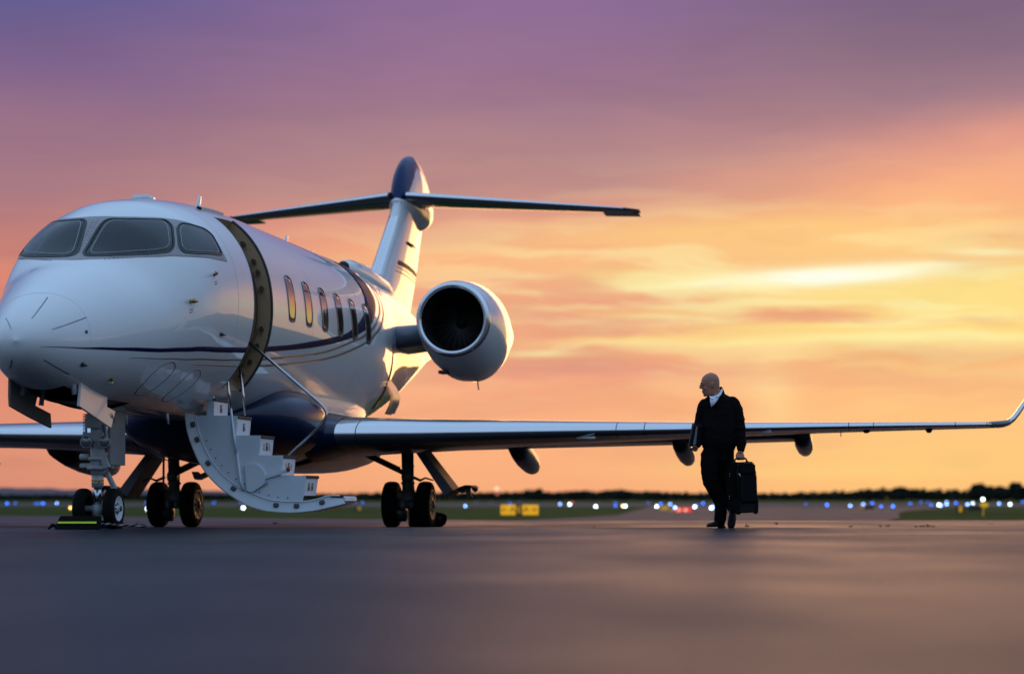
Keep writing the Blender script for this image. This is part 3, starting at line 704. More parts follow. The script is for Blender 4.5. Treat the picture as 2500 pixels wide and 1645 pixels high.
    for yy in (4.55, 6.95):
        le, ch, z0, zt, zb = wsec(yy); mb = MB(); mb.box(L(le + .10, sg * yy, z0 - (z0 - zb) * .62), (.03, .26 if yy < 5 else .16, .03)); mb.build('stall_strip', mat('pale_strip', (.55, .57, .6), .4), wing)
    mb = MB(); mb.tube([L(10.9, sg * 8.0, 1.31), L(11.0, sg * 8.0, 1.22)], .006, 6); mb.build('static_wick', DARKMETAL, wing)

# ---- engines
def engine(sg):
    yc = 2.04; prof_ = [(12.72, .585, .585, 3.10), (12.85, .61, .625, 3.09), (13.1, .64, .68, 3.06), (13.5, .665, .745, 3.02), (13.9, .66, .785, 2.99), (14.4, .61, .77, 2.99), (14.9, .54, .70, 3.01), (15.4, .46, .60, 3.04), (15.9, .38, .46, 3.07), (16.3, .33, .36, 3.08)]
    seg = 48; rings = [[L(s, sg * (yc + rh * math.cos(2 * math.pi * k / seg)), z + rv * math.sin(2 * math.pi * k / seg)) for k in range(seg)] for s, rh, rv, z in prof_]
    mb = MB(); mb.loft(rings, False); nac = mb.build('engine', WHITE, jet)
    c = (12.6, yc, 3.10)
    lipp = [(.585, .12), (.583, .075), (.572, .035), (.55, .008), (.525, 0), (.50, .010), (.483, .035), (.472, .09), (.468, .2)]
    mb = MB(); mb.grid([[L(c[0] + h, sg * (yc + r * math.cos(2 * math.pi * k / seg)), 3.10 + r * math.sin(2 * math.pi * k / seg)) for k in range(seg)] for r, h in lipp], closed_u=True)
    mb.build('inlet_lip', CHROME, nac)
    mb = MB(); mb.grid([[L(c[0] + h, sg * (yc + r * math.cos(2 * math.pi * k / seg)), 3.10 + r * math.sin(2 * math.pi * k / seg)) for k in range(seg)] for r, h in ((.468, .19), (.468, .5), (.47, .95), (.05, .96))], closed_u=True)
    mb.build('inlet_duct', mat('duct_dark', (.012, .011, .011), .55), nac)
    mb = MB()
    for k in range(24):
        a = 2 * math.pi * k / 24; rows = []
        for r in (.1, .28, .46):
            tw = .25 + .9 * r; w = .045 + .05 * r
            rows.append([L(c[0] + .80 + d * math.sin(tw) * 1.0, sg * (yc + r * math.cos(a + d * math.cos(tw) / r)), 3.10 + r * math.sin(a + d * math.cos(tw) / r)) for d in (-w, 0, w)])
        mb.grid(rows)
    mb.build('fan', FAN, nac)
    mb = MB(); mb.lathe([(.001, -.17), (.03, -.15), (.07, -.08), (.10, 0), (.105, .08)], L(c[0] + .8, sg * yc, 3.10), (-1, 0, 0), 24); mb.build('spinner', mat('spinner_grey', (.02, .02, .022), .35), nac)
    mb = MB(); mb.lathe([(.33, 0), (.31, .04), (.22, .2), (.12, .45), (.02, .7)], L(16.28, sg * yc, 3.08), (-1, 0, 0), 24); mb.build('exhaust_cone', STEEL, nac)
    mb = MB(); mb.ball(L(13.35, sg * (yc - .05), 2.405), .10, 14, (1.2, 1, .5)); mb.build('intake_scoop', BLACK, nac)
    mb = MB(); mb.box(L(13.5, sg * (yc - .30), 2.33), (.30, .14, .05)); mb.build('access_latch', DARKMETAL, nac)
    mb = MB(); mb.tube([L(14.1, sg * (yc + .12), 2.22), L(14.14, sg * (yc + .13), 2.08)], .01, 6); mb.build('drain_mast', DARKMETAL, nac)
    mb = MB(); mb.box(L(13.2, sg * (yc - .22), 2.49), (.12, .12, .03)); mb.build('vent_slot', INTERIOR, nac)
    rings = []
    for yy, z, s, ch, th in ((.60, 2.88, 13.4, 2.9, .20), (1.0, 2.90, 13.35, 2.85, .185), (1.5, 2.94, 13.3, 2.7, .17)):
        rings.append([L(s + ch * t, sg * yy, z + th * k) for t, k in ((0, 0), (.01, .5), (.04, .85), (.1, 1), (.5, 1), (1, .1), (1, -.1), (.5, -1), (.1, -1), (.04, -.85), (.01, -.5))])
    mb = MB(); mb.loft(rings); mb.build('pylon', mat('pylon_bluegrey', (.10, .115, .15), .35, coat=.5, coat_rough=.08), nac)  # darker blue-grey than the white nacelle
engine(1); engine(-1)

# ---- fin, tailplane
def foil(le, ch, th, z, n=14):
    ts = [0, .01, .03, .07, .13, .22, .34, .5, .68, .85, 1.0]
    a = [L(le + ch * t, th * shape(t), z) for t in ts]; b = [L(le + ch * t, -th * shape(t), z) for t in ts]
    return list(reversed(a)) + b[1:]
FZ = [3.55, 3.8, 4.0, 4.14, 4.6, 5.0, 5.44, 5.7]
def fsecs(z): return (float(np.interp(z, [3.55, 3.8, 4.0, 4.14, 5.44, 5.7], [14.4, 14.8, 15.6, 16.0, 17.65, 17.85])), float(np.interp(z, [3.5, 4.36, 5.49, 5.7], [18.75, 19.4, 20.05, 20.15])), float(np.interp(z, [3.55, 4.1, 5.5], [.26, .20, .165])))
def fr(z, off=0.0):
    le, te, th = fsecs(z); return foil(le - off, te - le + off, th + off, z)
mb = MB(); mb.loft([fr(z) for z in (3.4, 3.55, 3.8, 4.0, 4.14, 4.4, 4.7, 5.0, 5.3, 5.55, 5.75)]); fin = mb.build('fin', WHITE, jet)
mb = MB(); rows = []
for z in (4.16, 4.4, 4.7, 5.0, 5.25, 5.36):
    r = fr(z, .006); mid = len(r) // 2; rows.append(r[mid - 2:mid + 3])
mb.grid(rows); mb.build('fin_leading_edge', CHROME, fin)
for z0, z1, m in ((4.43, 4.515, STRIPE), (4.37, 4.395, TAUPE), (4.295, 4.32, TAUPE)):
    mb = MB(); rows = []
    for z in (z0, z1):
        r = fr(z, .003); rows.append(r[: len(r) // 2 - 4])
    mb.grid(rows); mb.build('fin_stripe', m, fin)
for zz in (4.9,):
    for sg in (1, -1):
        mb = MB(); mb.tube([L(17.75, sg * .17, zz), L(17.95, sg * .185, zz), L(18.3, sg * .185, zz - .005), L(18.75, sg * .16, zz - .01)], [.006, .026, .022, .004], 8); mb.build('trim_fairing', DARKMETAL, fin)
mb = MB(); rows = []
for z in (3.7, 4.36, 5.2):
    le, te, th = fsecs(z); q = .80; rows.append([L(te - (te - le) * .21, th * shape(q) + .003, z), L(te - (te - le) * .215, th * shape(q) + .003, z)])
mb.grid(rows); mb.build('rudder_gap', FRAMEGREY, fin)
# dorsal intake in front of the fin
mb = MB(); rings = []
for s, r, z in ((13.9, .10, 4.06), (14.0, .14, 4.06), (14.3, .18, 4.06), (15.0, .22, 4.03), (16.2, .24, 3.95), (17, .2, 3.8)):
    rings.append([L(s, r * math.cos(a), z + r * .9 * math.sin(a)) for a in [2 * math.pi * k / 20 for k in range(20)]])
mb.loft(rings, False); dors = mb.build('dorsal_intake', WHITE, fin)
mb = MB(); mb.lathe([(.001, .05), (.10, .0)], L(13.9, 0, 4.06), (1, 0, 0), 20); mb.build('intake_mouth', INTERIOR, fin)
# fin cap (bullet)
def cap_ring(s, hw, zt, zb, n=28):
    zc = (zt + zb) / 2
    return [L(s, hw * math.cos(a), zc + (zt - zb) / 2 * math.sin(a)) for a in [2 * math.pi * k / n for k in range(n)]]
capsec = [(17.25, .03, 5.62, 5.50), (17.32, .10, 5.86, 5.38), (17.45, .15, 6.08, 5.32), (17.7, .185, 6.32, 5.3), (18.05, .20, 6.49, 5.32), (18.45, .20, 6.555, 5.36), (18.9, .185, 6.50, 5.42), (19.4, .15, 6.33, 5.5), (19.9, .10, 6.08, 5.6), (20.25, .05, 5.88, 5.7), (20.35, .01, 5.8, 5.76)]
capsec = [(a + .55, b, c + .05 * min(1, max(0, (c - 5.7) * 2)), d) for a, b, c, d in capsec]
qs = [17.8 + 3.1 * (k / 60) ** 1.5 for k in range(61)]
cs = list(zip(*[pchip([c[0] for c in capsec], [c[i] for c in capsec], qs) for i in (1, 2, 3)]))
mb = MB(); mb.loft([cap_ring(q, *c, n=120) for q, c in zip(qs, cs)])
# navy front and spine, white lower flank: one shell, colour by face position
cap = mb.build('fin_cap', [WHITE, NAVY], fin)
for p in cap.data.polygons:
    c = p.center; s = 2.6 - c.x; z = c.z
    p.material_index = 1 if z > float(np.interp(s, [17.75, 17.82, 18.0, 18.35, 18.6, 18.85, 19.2, 19.7, 20.3, 20.95], [5.44, 5.54, 5.76, 6.05, 6.26, 6.36, 6.34, 6.20, 5.99, 5.76])) else 0
fq = np.linspace(17.75, 20.35, 22)
mb = MB()
mb.loft([[L(s, hw * math.cos(a), z + hv * math.sin(a)) for a in [2 * math.pi * k / 28 for k in range(28)]] for s, hw, hv, z in zip(fq, *[pchip([17.75, 17.85, 18.2, 18.8, 19.4, 19.9, 20.2, 20.35], v, fq) for v in ([.01, .10, .22, .28, .28, .23, .14, .02], [.01, .08, .20, .29, .30, .24, .14, .02], [5.64, 5.64, 5.62, 5.59, 5.58, 5.60, 5.64, 5.66])])])
mb.build('tailplane_fairing', WHITE, fin)
mb = MB(); mb.ball(L(18.95, .262, 5.62), .06, 10, (1, .3, 1)); mb.build('fairing_port', INTERIOR, fin)
for sg in (1, -1):
    mb = MB(); rings = []
    for u in (0, .15, .4, .7, .93, 1.0):
        y = .165 + (4.04 - .165) * u; le = 17.80 + (20.42 - 17.80) * u; ch = 1.75 + (.72 - 1.75) * u; th = .105 + (.032 - .105) * u
        if u == 1: th *= .45; le += .06; ch -= .1
        z = 5.74; ts = [0, .01, .03, .08, .16, .3, .5, .75, 1.0]
        rings.append([L(le + ch * t, sg * y, z + th * shape(t)) for t in reversed(ts)] + [L(le + ch * t, sg * y, z - th * shape(t)) for t in ts[1:]])
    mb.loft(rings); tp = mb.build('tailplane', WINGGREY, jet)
    mb = MB(); rows = []
    for r in rings[:-1]: m_ = len(r) // 2; rows.append([(x + .004, y, z) for x, y, z in r[m_ - 3:m_ + 4]])
    mb.grid(rows); mb.build('tailplane_leading_edge', CHROME, tp)
    mb = MB(); mb.prism([L(20.6, sg * 3.35, 5.742), L(21.12, sg * 3.35, 5.735), L(21.30, sg * 4.0, 5.735), L(20.85, sg * 4.0, 5.742)], (0, 0, -.03)); mb.build('elevator_horn', WINGGREY, tp)

# ================================================================ undercarriage
def wheel(s, y, zc, r, w, rim_m, sg_out, rimr, style):
    """tyre (part) with its rim (sub-part); axis along y"""
    mb = MB(); pr_ = []
    for u, k in ((-.98, .64), (-.99, .72), (-.94, .85), (-.80, .945), (-.55, .985), (-.25, 1), (0, 1), (.25, 1), (.55, .985), (.80, .945), (.94, .85), (.99, .72), (.98, .64)): pr_.append((r * k, u * w / 2))
    pr_ += [(r * .57, w * .42), (r * .55, 0), (r * .57, -w * .42)]
    mb.lathe(pr_, L(s, y, zc), (0, 1, 0), 40, closed=True)
    for u in (-.5, -.17, .17, .5): pass
    t = mb.build('tyre_wheel', TYRE, jet)
    mb = MB(); a = (0, sg_out, 0); c = L(s, y, zc)
    if style == 'dish':
        mb.lathe([(rimr * 1.02, w * .46), (rimr * .97, w * .47), (rimr * .90, w * .40), (rimr * .55, w * .26), (rimr * .30, w * .30), (rimr * .26, w * .48), (.001, w * .50)], c, a, 32)
        rim = mb.build('rim', rim_m, t)
        mb = MB(); mb.lathe([(rimr * .24, w * .40), (rimr * .22, w * .66), (rimr * .12, w * .72), (.001, w * .72)], c, a, 16)
        for k in range(8):
            q = k * math.pi / 4; mb.ball((c[0] + rimr * .38 * math.cos(q), c[1] + sg_out * w * .34, c[2] + rimr * .38 * math.sin(q)), .012, 6)
        mb.build('hub_cap', DARKMETAL, t)
    else:
        mb.lathe([(rimr * 1.02, w * .42), (rimr * .98, w * .50), (rimr * .91, w * .50), (rimr * .86, w * .45), (rimr * .40, w * .46), (rimr * .34, w * .52), (.001, w * .53)], c, a, 36)
        mb.build('rim', rim_m, t)
        mb = MB()
        for k in range(10):
            q = 2 * math.pi * k / 10; rr = rimr * .64; rows = []
            for dr in (0, .5, 1):
                pass
            pts = [(c[0] + (rr + .058 * math.cos(v)) * math.cos(q) - .022 * math.sin(v) * math.sin(q), c[1] + sg_out * w * .462, c[2] + (rr + .058 * math.cos(v)) * math.sin(q) + .022 * math.sin(v) * math.cos(q)) for v in [2 * math.pi * i / 12 for i in range(12)]]
            mb.add(pts, [tuple(range(12))])
        mb.build('rim_slots', INTERIOR, t)
        mb = MB(); mb.lathe([(rimr * .28, w * .50), (rimr * .24, w * .60), (.001, w * .62)], c, a, 16); mb.build('hub_cap', DARKMETAL, t)
    return t
NR = .226
for y, o in ((-.175, -1), (.175, 1)): wheel(2.6, y, NR, NR, .135, RIMWHITE, o, .140, 'dish')
MR = .336; MZ = -.085 + MR
for sg in (1, -1):
    for dy, o in ((-.235, -1), (.265, 1)): wheel(10.65, sg * 1.77 + dy, MZ, MR, .215, RIMGOLD, o, .222, 'slots')
# nose leg
mb = MB()
mb.tube([L(2.68, -.01, 1.62), L(2.62, -.01, 1.15), L(2.6, -.01, .80), L(2.6, -.01, .60)], [.075, .085, .080, .075], 18)
mb.tube([L(2.6, -.01, .60), L(2.6, -.01, .46)], .066, 18)
mb.tube([L(2.6, -.01, .80), L(2.6, -.01, .76)], .11, 18); mb.tube([L(2.6, -.01, .70), L(2.6, -.01, .655)], .12, 18)
mb.box(L(2.6, -.10, .705), (.12, .20, .05)); mb.box(L(2.56, .08, .78), (.08, .07, .22), Matrix.Rotation(.35, 3, 'X'))
mb.tube([L(2.56, -.20, .80), L(2.56, -.10, .80)], .035, 10)
mb.box(L(2.55, -.03, 1.20), (.12, .17, .16)); mb.box(L(2.55, -.03, 1.02), (.10, .24, .10))
mb.tube([L(2.55, .09, 1.18), L(2.55, .12, 1.0), L(2.55, .06, .9)], .016, 8); mb.tube([L(2.55, -.13, 1.22), L(2.55, -.12, 1.0)], .013, 8)
mb.tube([L(2.72, .05, .64), L(2.86, .09, .46), L(2.74, .06, .30)], [.032, .036, .03], 10)
ngear = mb.build('nose_gear_leg', GEARGREY, jet, bevel=.004)
mb = MB(); mb.tube([L(2.6, -.01, .47), L(2.6, -.01, .26)], .045, 18); mb.build('oleo_strut', mat('oleo_chrome', (.5, .51, .53), .25, metal=1.0), ngear)
mb = MB(); mb.tube([L(2.6, -.01, .27), L(2.6, -.01, .15)], .062, 16); mb.tube([L(2.6, -.26, NR), L(2.6, .26, NR)], .035, 12); mb.build('axle', GEARGREY, ngear)
mb = MB()
for a, z in ((.063, .585), (.0665, .54), (.0665, .51)): mb.lathe([(a + .002, -.008), (a + .004, 0), (a + .002, .008)], L(2.6, -.01, z), (0, 0, 1), 18)
mb.build('collar_rings', GOLD, ngear)
mb = MB(); mb.box(L(2.532, .035, .525), (.006, .012, .03)); mb.build('red_placard', RED, ngear)
mb = MB()
for k in range(14): mb.lathe([(.022, -.004), (.026, 0), (.022, .004)], L(2.58, -.15, 1.06 + k * .0165), (0, 0, 1), 10)
mb.build('spring', BLACK, ngear)
for y in (-.100, .108):
    mb = MB(); mb.lathe([(.001, -.10), (.04, -.09), (.058, -.04), (.066, 0), (.070, .012), (.064, .016), (.060, .006)], L(2.49, y, .965), (1, 0, -.02), 24); lamp = mb.build('landing_light', GEARGREY, ngear)
    mb = MB(); mb.lathe([(.060, .008), (.04, .012), (.001, .014)], L(2.49, y, .965), (1, 0, -.02), 24); mb.build('lens', LAMPGLASS, lamp)
# nose gear doors
def plate(name, pts, y0, th, m, parent, splay=0.0):
    zt_ = max(p[1] for p in pts); mb = MB()
    mb.prism([L(s, y0 + splay * (zt_ - z), z) for s, z in pts], (0, th, 0)); return mb.build(name, m, parent, bevel=.004)
dp = plate('nose_gear_door', [(1.126, 1.64), (1.85, 1.50), (1.78, 1.324), (2.03, 1.285), (1.832, 1.096), (.939, 1.296)], .33, .03, mat('door_paint', (.50, .49, .48), .35, coat=.8, coat_rough=.06), jet, .12)
ds_ = plate('nose_gear_door', [(.888, 1.63), (.93, 1.42), (.975, 1.30), (1.5, 1.21), (2.175, 1.11), (2.108, 1.268), (1.65, 1.336), (1.699, 1.483), (1.3, 1.56)], -.36, .03, mat('door_inner_paint', (.22, .19, .16), .5, var=.15, vscale=6), jet, -.10)
for y, s, pr2 in ((-.33, 1.2, ds_), (-.33, 1.75, ds_), (.31, 1.06, dp)):
    mb = MB(); mb.tube([L(s, y * .9, 1.66), L(s - .02, y, 1.42 if s < 1.5 else 1.34)], [.022, .03], 8); mb.build('door_hinge', GEARGREY, pr2)
def place_text(body, size, m, parent, name, matrix, extrude=.001, align='CENTER'):
    c = bpy.data.curves.new(name, 'FONT'); c.body = body; c.size = size; c.extrude = extrude; c.align_x = align; c.align_y = 'CENTER'; c.resolution_u = 2
    o = bpy.data.objects.new(name, c); COL.objects.link(o); bpy.context.view_layer.update()
    me = bpy.data.meshes.new_from_object(o.evaluated_get(bpy.context.evaluated_depsgraph_get())); bpy.data.objects.remove(o); bpy.data.curves.remove(c)
    me.materials.clear(); me.materials.append(m); q = bpy.data.objects.new(name, me); COL.objects.link(q)
    if parent is not None: q.parent = parent
    q.matrix_local = matrix; return q
def text_matrix(pos, right, up):
    r = Vector(right).normalized(); u = Vector(up).normalized(); n = r.cross(u)
    return Matrix.Translation(Vector(pos)) @ Matrix((r, u, n)).transposed().to_4x4()
mb = MB(); mb.smooth = False   # two small dark stencil marks, illegible in the photo
for q, (u, v, w_) in enumerate(((0, 0, .05), (0, .028, .04), (.06, .002, .045), (.062, .030, .035), (.062, .05, .03))):
    x0, z0 = 1.86 + u, 1.26 - u * .62 - v * .8; mb.prism([L(x0, .418, z0), L(x0 + w_, .418, z0 - w_ * .6), L(x0 + w_, .418, z0 - w_ * .6 - .014), L(x0, .418, z0 - .014)], (0, .003, 0))
mb.build('stencil', mat('stencil_ink', (.05, .05, .05), .6), dp)
mb = MB(); mb.box(L(2.82, .13, 1.05), (.50, .035, .68)); mb.box(L(2.70, .11, 1.0), (.10, .05, .66)); mb.box(L(2.80, .10, .73), (.40, .04, .05)); mb.build('nose_leg_door', mat('leg_door_paint', (.20, .195, .19), .5, var=.1, vscale=5), jet, bevel=.004)
# main legs
for sg in (1, -1):
    Y0 = sg * 1.77; mb = MB()
    mb.tube([L(10.6, Y0, 1.12), L(10.65, Y0, .62), L(10.65, Y0, .40)], [.088, .085, .082], 20)
    mb.tube([L(10.65, Y0, .58), L(10.65, Y0, .545)], .10, 20); mb.tube([L(10.65, Y0, .82), L(10.65, Y0, .80)], .095, 20)
    mb.tube([L(10.55, Y0 - .06, .66), L(10.55, Y0 + .08, .66)], .07, 14)
    mb.loft([[L(10.65 + a * wx, Y0 + b * wy, z) for a, b in ((-1, -1), (1, -1), (1, 1), (-1, 1))] for wx, wy, z in ((.08, .09, .46), (.09, .13, .40), (.10, .15, .33), (.09, .13, .28))])
    mb.prism([L(10.55, Y0 - .25, .36), L(10.55, Y0 - .10, .44), L(10.55, Y0 - .06, .36), L(10.55, Y0 - .2, .34)], (-.06, 0, 0))
    mb.tube([L(10.65, Y0 - .3, MZ), L(10.65, Y0 + .33, MZ)], .06, 14)
    mb.tube([L(10.5, Y0 - .05, MZ - .06), L(10.5, Y0 - .05, MZ + .05)], .045, 12); mb.tube([L(10.5, Y0 + .08, MZ - .05), L(10.5, Y0 + .08, MZ + .03)], .03, 12)
    mb.tube([L(10.48, Y0 + sg * .105, 1.0), L(10.48, Y0 + sg * .11, .55), L(10.55, Y0 + sg * .12, .34)], .018, 8)
    leg = mb.build('main_gear_leg', mat('main_leg_paint', (.13, .13, .125), .5, var=.15, vscale=8), jet, bevel=.003)
    mb = MB(); mb.lathe([(.13, -.06), (.13, .06), (.05, .07)], L(10.68, Y0 - .10, MZ - .12), (0, 1, .0), 20); mb.build('brake_unit', DARKMETAL, leg)
    mb = MB(); mb.tube([L(10.6, Y0 - sg * .62, .98), L(10.6, Y0 - sg * .03, .70)], .036, 12); mb.tube([L(10.58, Y0 - sg * .55, .985), L(10.56, Y0 - sg * .1, .775)], .02, 10); mb.build('side_brace', DARKMETAL, leg)
    mb = MB(); mb.tube([L(10.5, Y0 + sg * .09, .655), L(10.48, Y0 + sg * .22, .60), L(10.46, Y0 + sg * .30, .635), L(10.45, Y0 + sg * .42, .60)], [.022, .020, .014, .01], 8); mb.build('door_link', DARKMETAL, leg)
    p = lambda y, z, s=10.4: L(s, Y0 + sg * y, z)
    mb = MB(); mb.prism([p(.17, 1.03), p(.30, 1.02), p(.74, .457), p(.62, .367)], (.10, 0, 0)); mb.prism([p(.17, 1.03, 10.9), p(.30, 1.02, 10.9), p(.74, .457, 10.9), p(.62, .367, 10.9)], (.5, 0, 0))
    gd = mb.build('main_gear_door', mat('gear_door_paint', (.16, .16, .18), .5), jet, bevel=.004)
    mb = MB(); rows = [[L(s, Y0 + sg * y, z) for y, z in ((.62, .365), (.74, .44), (.84, .50), (.93, .53), (1.0, .53), (1.05, .50))] for s in (10.2, 10.4, 10.7)]; mb.grid(rows); mb.grid([[(x, y, z - .02) for x, y, z in r] for r in rows])
    mb.prism([p(.78, .46), p(.88, .51), p(.90, .43), p(.84, .42)], (-.05, 0, 0)); mb.prism([p(.88, .52), p(.98, .53), p(.97, .43), p(1.0, .36), p(.93, .34)], (-.05, 0, 0)); mb.prism([p(.97, .53), p(1.06, .50), p(1.08, .46), p(1.04, .43), p(1.0, .46)], (-.05, 0, 0)); mb.build('hinged_lip', mat('gear_door_dark', (.07, .07, .08), .5), gd)
# inboard door of the starboard bay, seen beside the stairs
mb = MB(); mb.prism([L(10.2, -1.30, .66), L(10.2, -.95, .82), L(10.2, -.93, .79), L(10.2, -1.30, .61)], (-.3, 0, 0)); mb.prism([L(10.2, -1.36, .73), L(10.2, -1.27, .73), L(10.2, -1.20, .67), L(10.2, -1.32, .62)], (-.05, 0, 0)); mb.prism([L(10.2, -1.16, .72), L(10.2, -1.02, .80), L(10.2, -1.0, .77), L(10.2, -1.15, .68)], (-.05, 0, 0)); mb.build('inboard_gear_door', DARKMETAL, jet)

# ================================================================ airstair
A0, A1 = 4.47, 5.06
outer = [(.404, 1.365), (.415, 1.28), (.432, 1.177), (.502, .962), (.613, .734), (.78, .532), (.989, .372), (1.21, .251), (1.459, .191), (1.693, .178), (1.926, .192), (2.172, .239), (2.37, .285)]
inner = [(.537, 1.33), (.548, 1.25), (.579, 1.123), (.655, .921), (.794, .707), (1.003, .519), (1.238, .398), (1.486, .318), (1.70, .300), (1.85, .302), (2.02, .328), (2.172, .372), (2.30, .372)]
def sm_curve(P, n=40):
    d = np.concatenate([[0], np.cumsum([math.dist(a, b) for a, b in zip(P, P[1:])])]); q = np.linspace(0, d[-1], n)
    return list(zip(pchip(d, [p[0] for p in P], q), pchip(d, [p[1] for p in P], q)))
oc, ic = sm_curve(outer), sm_curve(inner)
steps = [(.537, 1.33), (.655, 1.33), (.655, 1.33), (1.044, 1.321), (1.023, 1.083), (1.328, 1.086), (1.307, .850), (1.603, .849), (1.576, .611), (1.885, .608), (1.851, .372), (2.172, .375)]
mb = MB(); mb.smooth = False
mb.prism([L(A0 + .012, y, z) for y, z in [(.56, 1.33), (1.044, 1.321), (1.023, 1.083), (1.328, 1.086), (1.307, .850), (1.603, .849), (1.576, .611), (1.885, .608), (1.851, .372)] + [(y, z) for y, z in reversed(ic) if z < 1.32 and y < 1.86]], (-.03, 0, 0))
stair = mb.build('airstair', STAIR, jet)
mb = MB()
for s, e in ((A0, 0), (A1, 0)):
    mb.grid([[L(s + q, y, z) for (y, z) in c] for c, q in ((oc, -.02), ([(a[0] * .35 + b[0] * .65, a[1] * .35 + b[1] * .65) for a, b in zip(oc, ic)], .0), (ic, .012))] if s == A0 else [[L(s, y, z) for (y, z) in c] for c in (oc, ic)])
mb.build('door_rim', STAIR, stair)
mb = MB(); rows = [[L(s, y + oy, z + oz) for (y, z) in oc] for s, oy, oz in ((A0 - .02, 0, 0), (A0 - .02, -.012, -.012), (A1 + .02, -.012, -.012), (A1 + .02, 0, 0))]; mb.grid(rows); mb.build('outer_skin', WHITE, stair)
mb = MB()
mb.tube([L(A0 - .012, y, z) for y, z in ic], .008, 8); mb.build('seal_bead', STAIR, stair)
# steps : tread + riser, with dark nosing and small light window
rise = [((.655, .752), 1.528, 1.323, .746), ((.752, 1.044), 1.321, 1.085, 1.023), ((1.044, 1.328), 1.086, .852, 1.307), ((1.328, 1.603), .849, .613, 1.577), ((1.603, 1.885), .608, .373, 1.851)]
for k, ((ya, yb), zt, zb, yl) in enumerate(rise):
    mb = MB(); mb.smooth = False
    lp = lambda u: (yb + (yl - yb) * u, zt + (zb - zt) * u)
    a, b = lp(.16), lp(1.0)
    s0, s1 = A0 + .035, A1
    mb.cur = 0; mb.prism([L(s0, a[0], a[1]), L(s0, b[0], b[1]), L(s0, b[0] - .03, b[1]), L(s0, a[0] - .03, a[1])], (-(s1 - s0), 0, 0))
    mb.prism([L(s0 - .02, ya, zt), L(s0 - .02, yb - .03, zt), L(s0 - .02, yb - .03, zt - .02), L(s0 - .02, ya, zt - .02)], (-(s1 - s0), 0, 0))
    st_ = mb.build('step', RISER, stair)
    mb = MB(); n0 = lp(0.0); mb.prism([L(s0 - .01, n0[0] + .012, n0[1] + .004), L(s0 - .01, a[0] + .012, a[1]), L(s0 - .01, a[0] - .05, a[1] + .005), L(s0 - .01, n0[0] - .05, n0[1] + .004)], (-(s1 - s0 + .02), 0, 0)); mb.build('step_nosing', NOSING, stair, bevel=.008)
    c = lp(.55); w = .10 if k < 4 else .10
    for off in ((.0,) if k < 4 else (-.11, .05)):
        sm = (s0 + s1) / 2 + off
        mb = MB(); mb.prism([L(sm - .035, c[0] + .004, c[1] + .045), L(sm + .035, c[0] + .004, c[1] + .045), L(sm + .035, c[0] + .0, c[1] - .045), L(sm - .035, c[0] + .0, c[1] - .045)], (0, .006, 0)); mb.build('step_window', mat('window_brown', (.10, .07, .035), .4), stair)
        mb = MB(); mb.prism([L(sm - .02, c[0] + .011, c[1] + .034), L(sm + .02, c[0] + .011, c[1] + .034), L(sm + .02, c[0] + .008, c[1] + .004), L(sm - .02, c[0] + .008, c[1] + .004)], (0, .004, 0)); mb.build('window_lamp', mat('window_pale', (.5, .48, .45), .4), stair)
    if k in (2, 3):   # red stencil lines on either side of the window
        mb = MB(); mb.smooth = False
        for so in (-.14, .09):
            for q in range(4): mb.prism([L(s0 + .27 + so, c[0] + .003, c[1] + .035 - q * .022), L(s0 + .27 + so + (.07 if q % 2 else .05), c[0] + .003, c[1] + .035 - q * .022), L(s0 + .27 + so + .05, c[0] + .003, c[1] + .025 - q * .022), L(s0 + .27 + so, c[0] + .003, c[1] + .025 - q * .022)], (0, .002, 0))
        mb.build('stencil_lines', mat('stencil_red', (.30, .09, .06), .5), stair)
mb = MB(); mb.prism([L(A0 + .0, 2.17, .378), L(A0, 2.335, .372), L(A0, 2.36, .345), L(A0, 2.36, .31), L(A0, 2.18, .30)], (-(A1 - A0), 0, 0)); mb.build('bottom_step', STAIR, stair)
mb = MB(); mb.prism([L(A0 - .01, 2.18, .383), L(A0 - .01, 2.34, .378), L(A0 - .01, 2.345, .345), L(A0 - .01, 2.185, .352)], (-(A1 - A0 + .02), 0, 0)); mb.build('step_nosing', NOSING, stair, bevel=.005)
# upper hinge cheek
mb = MB(); mb.prism([L(A0 + .03, .655, 1.325), L(A0 + .03, .655, 1.46), L(A0 + .03, .665, 1.535), L(A0 + .03, .70, 1.575), L(A0 + .03, .745, 1.565), L(A0 + .03, .752, 1.50), L(A0 + .03, .746, 1.325)], (-.03, 0, 0)); mb.build('hinge_cheek', STAIR, stair, bevel=.004)
# latch blocks along the rim
for y, z in ((.475, 1.235), (.535, 1.005), (.685, .735), (1.02, .435), (1.50, .252), (1.80, .236), (2.06, .262)):
    j = min(range(len(ic)), key=lambda i: math.dist(((oc[i][0] * .45 + ic[i][0] * .55), (oc[i][1] * .45 + ic[i][1] * .55)), (y, z))); j2 = min(j + 1, len(ic) - 1); j1 = max(0, j - 1)
    tan = Vector((0, ic[j2][0] - ic[j1][0], ic[j2][1] - ic[j1][1])).normalized(); yy, zz = oc[j][0] * .42 + ic[j][0] * .58, oc[j][1] * .42 + ic[j][1] * .58
    rot = Matrix((Vector((1, 0, 0)), tan, Vector((1, 0, 0)).cross(tan))).transposed(); mb = MB(); mb.box(L(A0 - .012, yy, zz), (.03, .066, .054), rot); mb.box(L(A0 - .03, yy, zz), (.02, .03, .03), rot); mb.build('latch_block', mat('latch_grey', (.10, .105, .11), .45), stair, bevel=.008)
for u in range(1, 13):   # fasteners along the side plate
    j = 4 + u * 2; j = min(j, 37); y, z = ic[j]; y2, z2 = y + .04 * (1 if u < 8 else .2), z + .045
    if y2 < 1.86: mb = MB(); mb.ball(L(A0 - .002, y2, z2), .009, 8, (.4, 1, 1)); mb.build('fastener', DARKMETAL, stair)
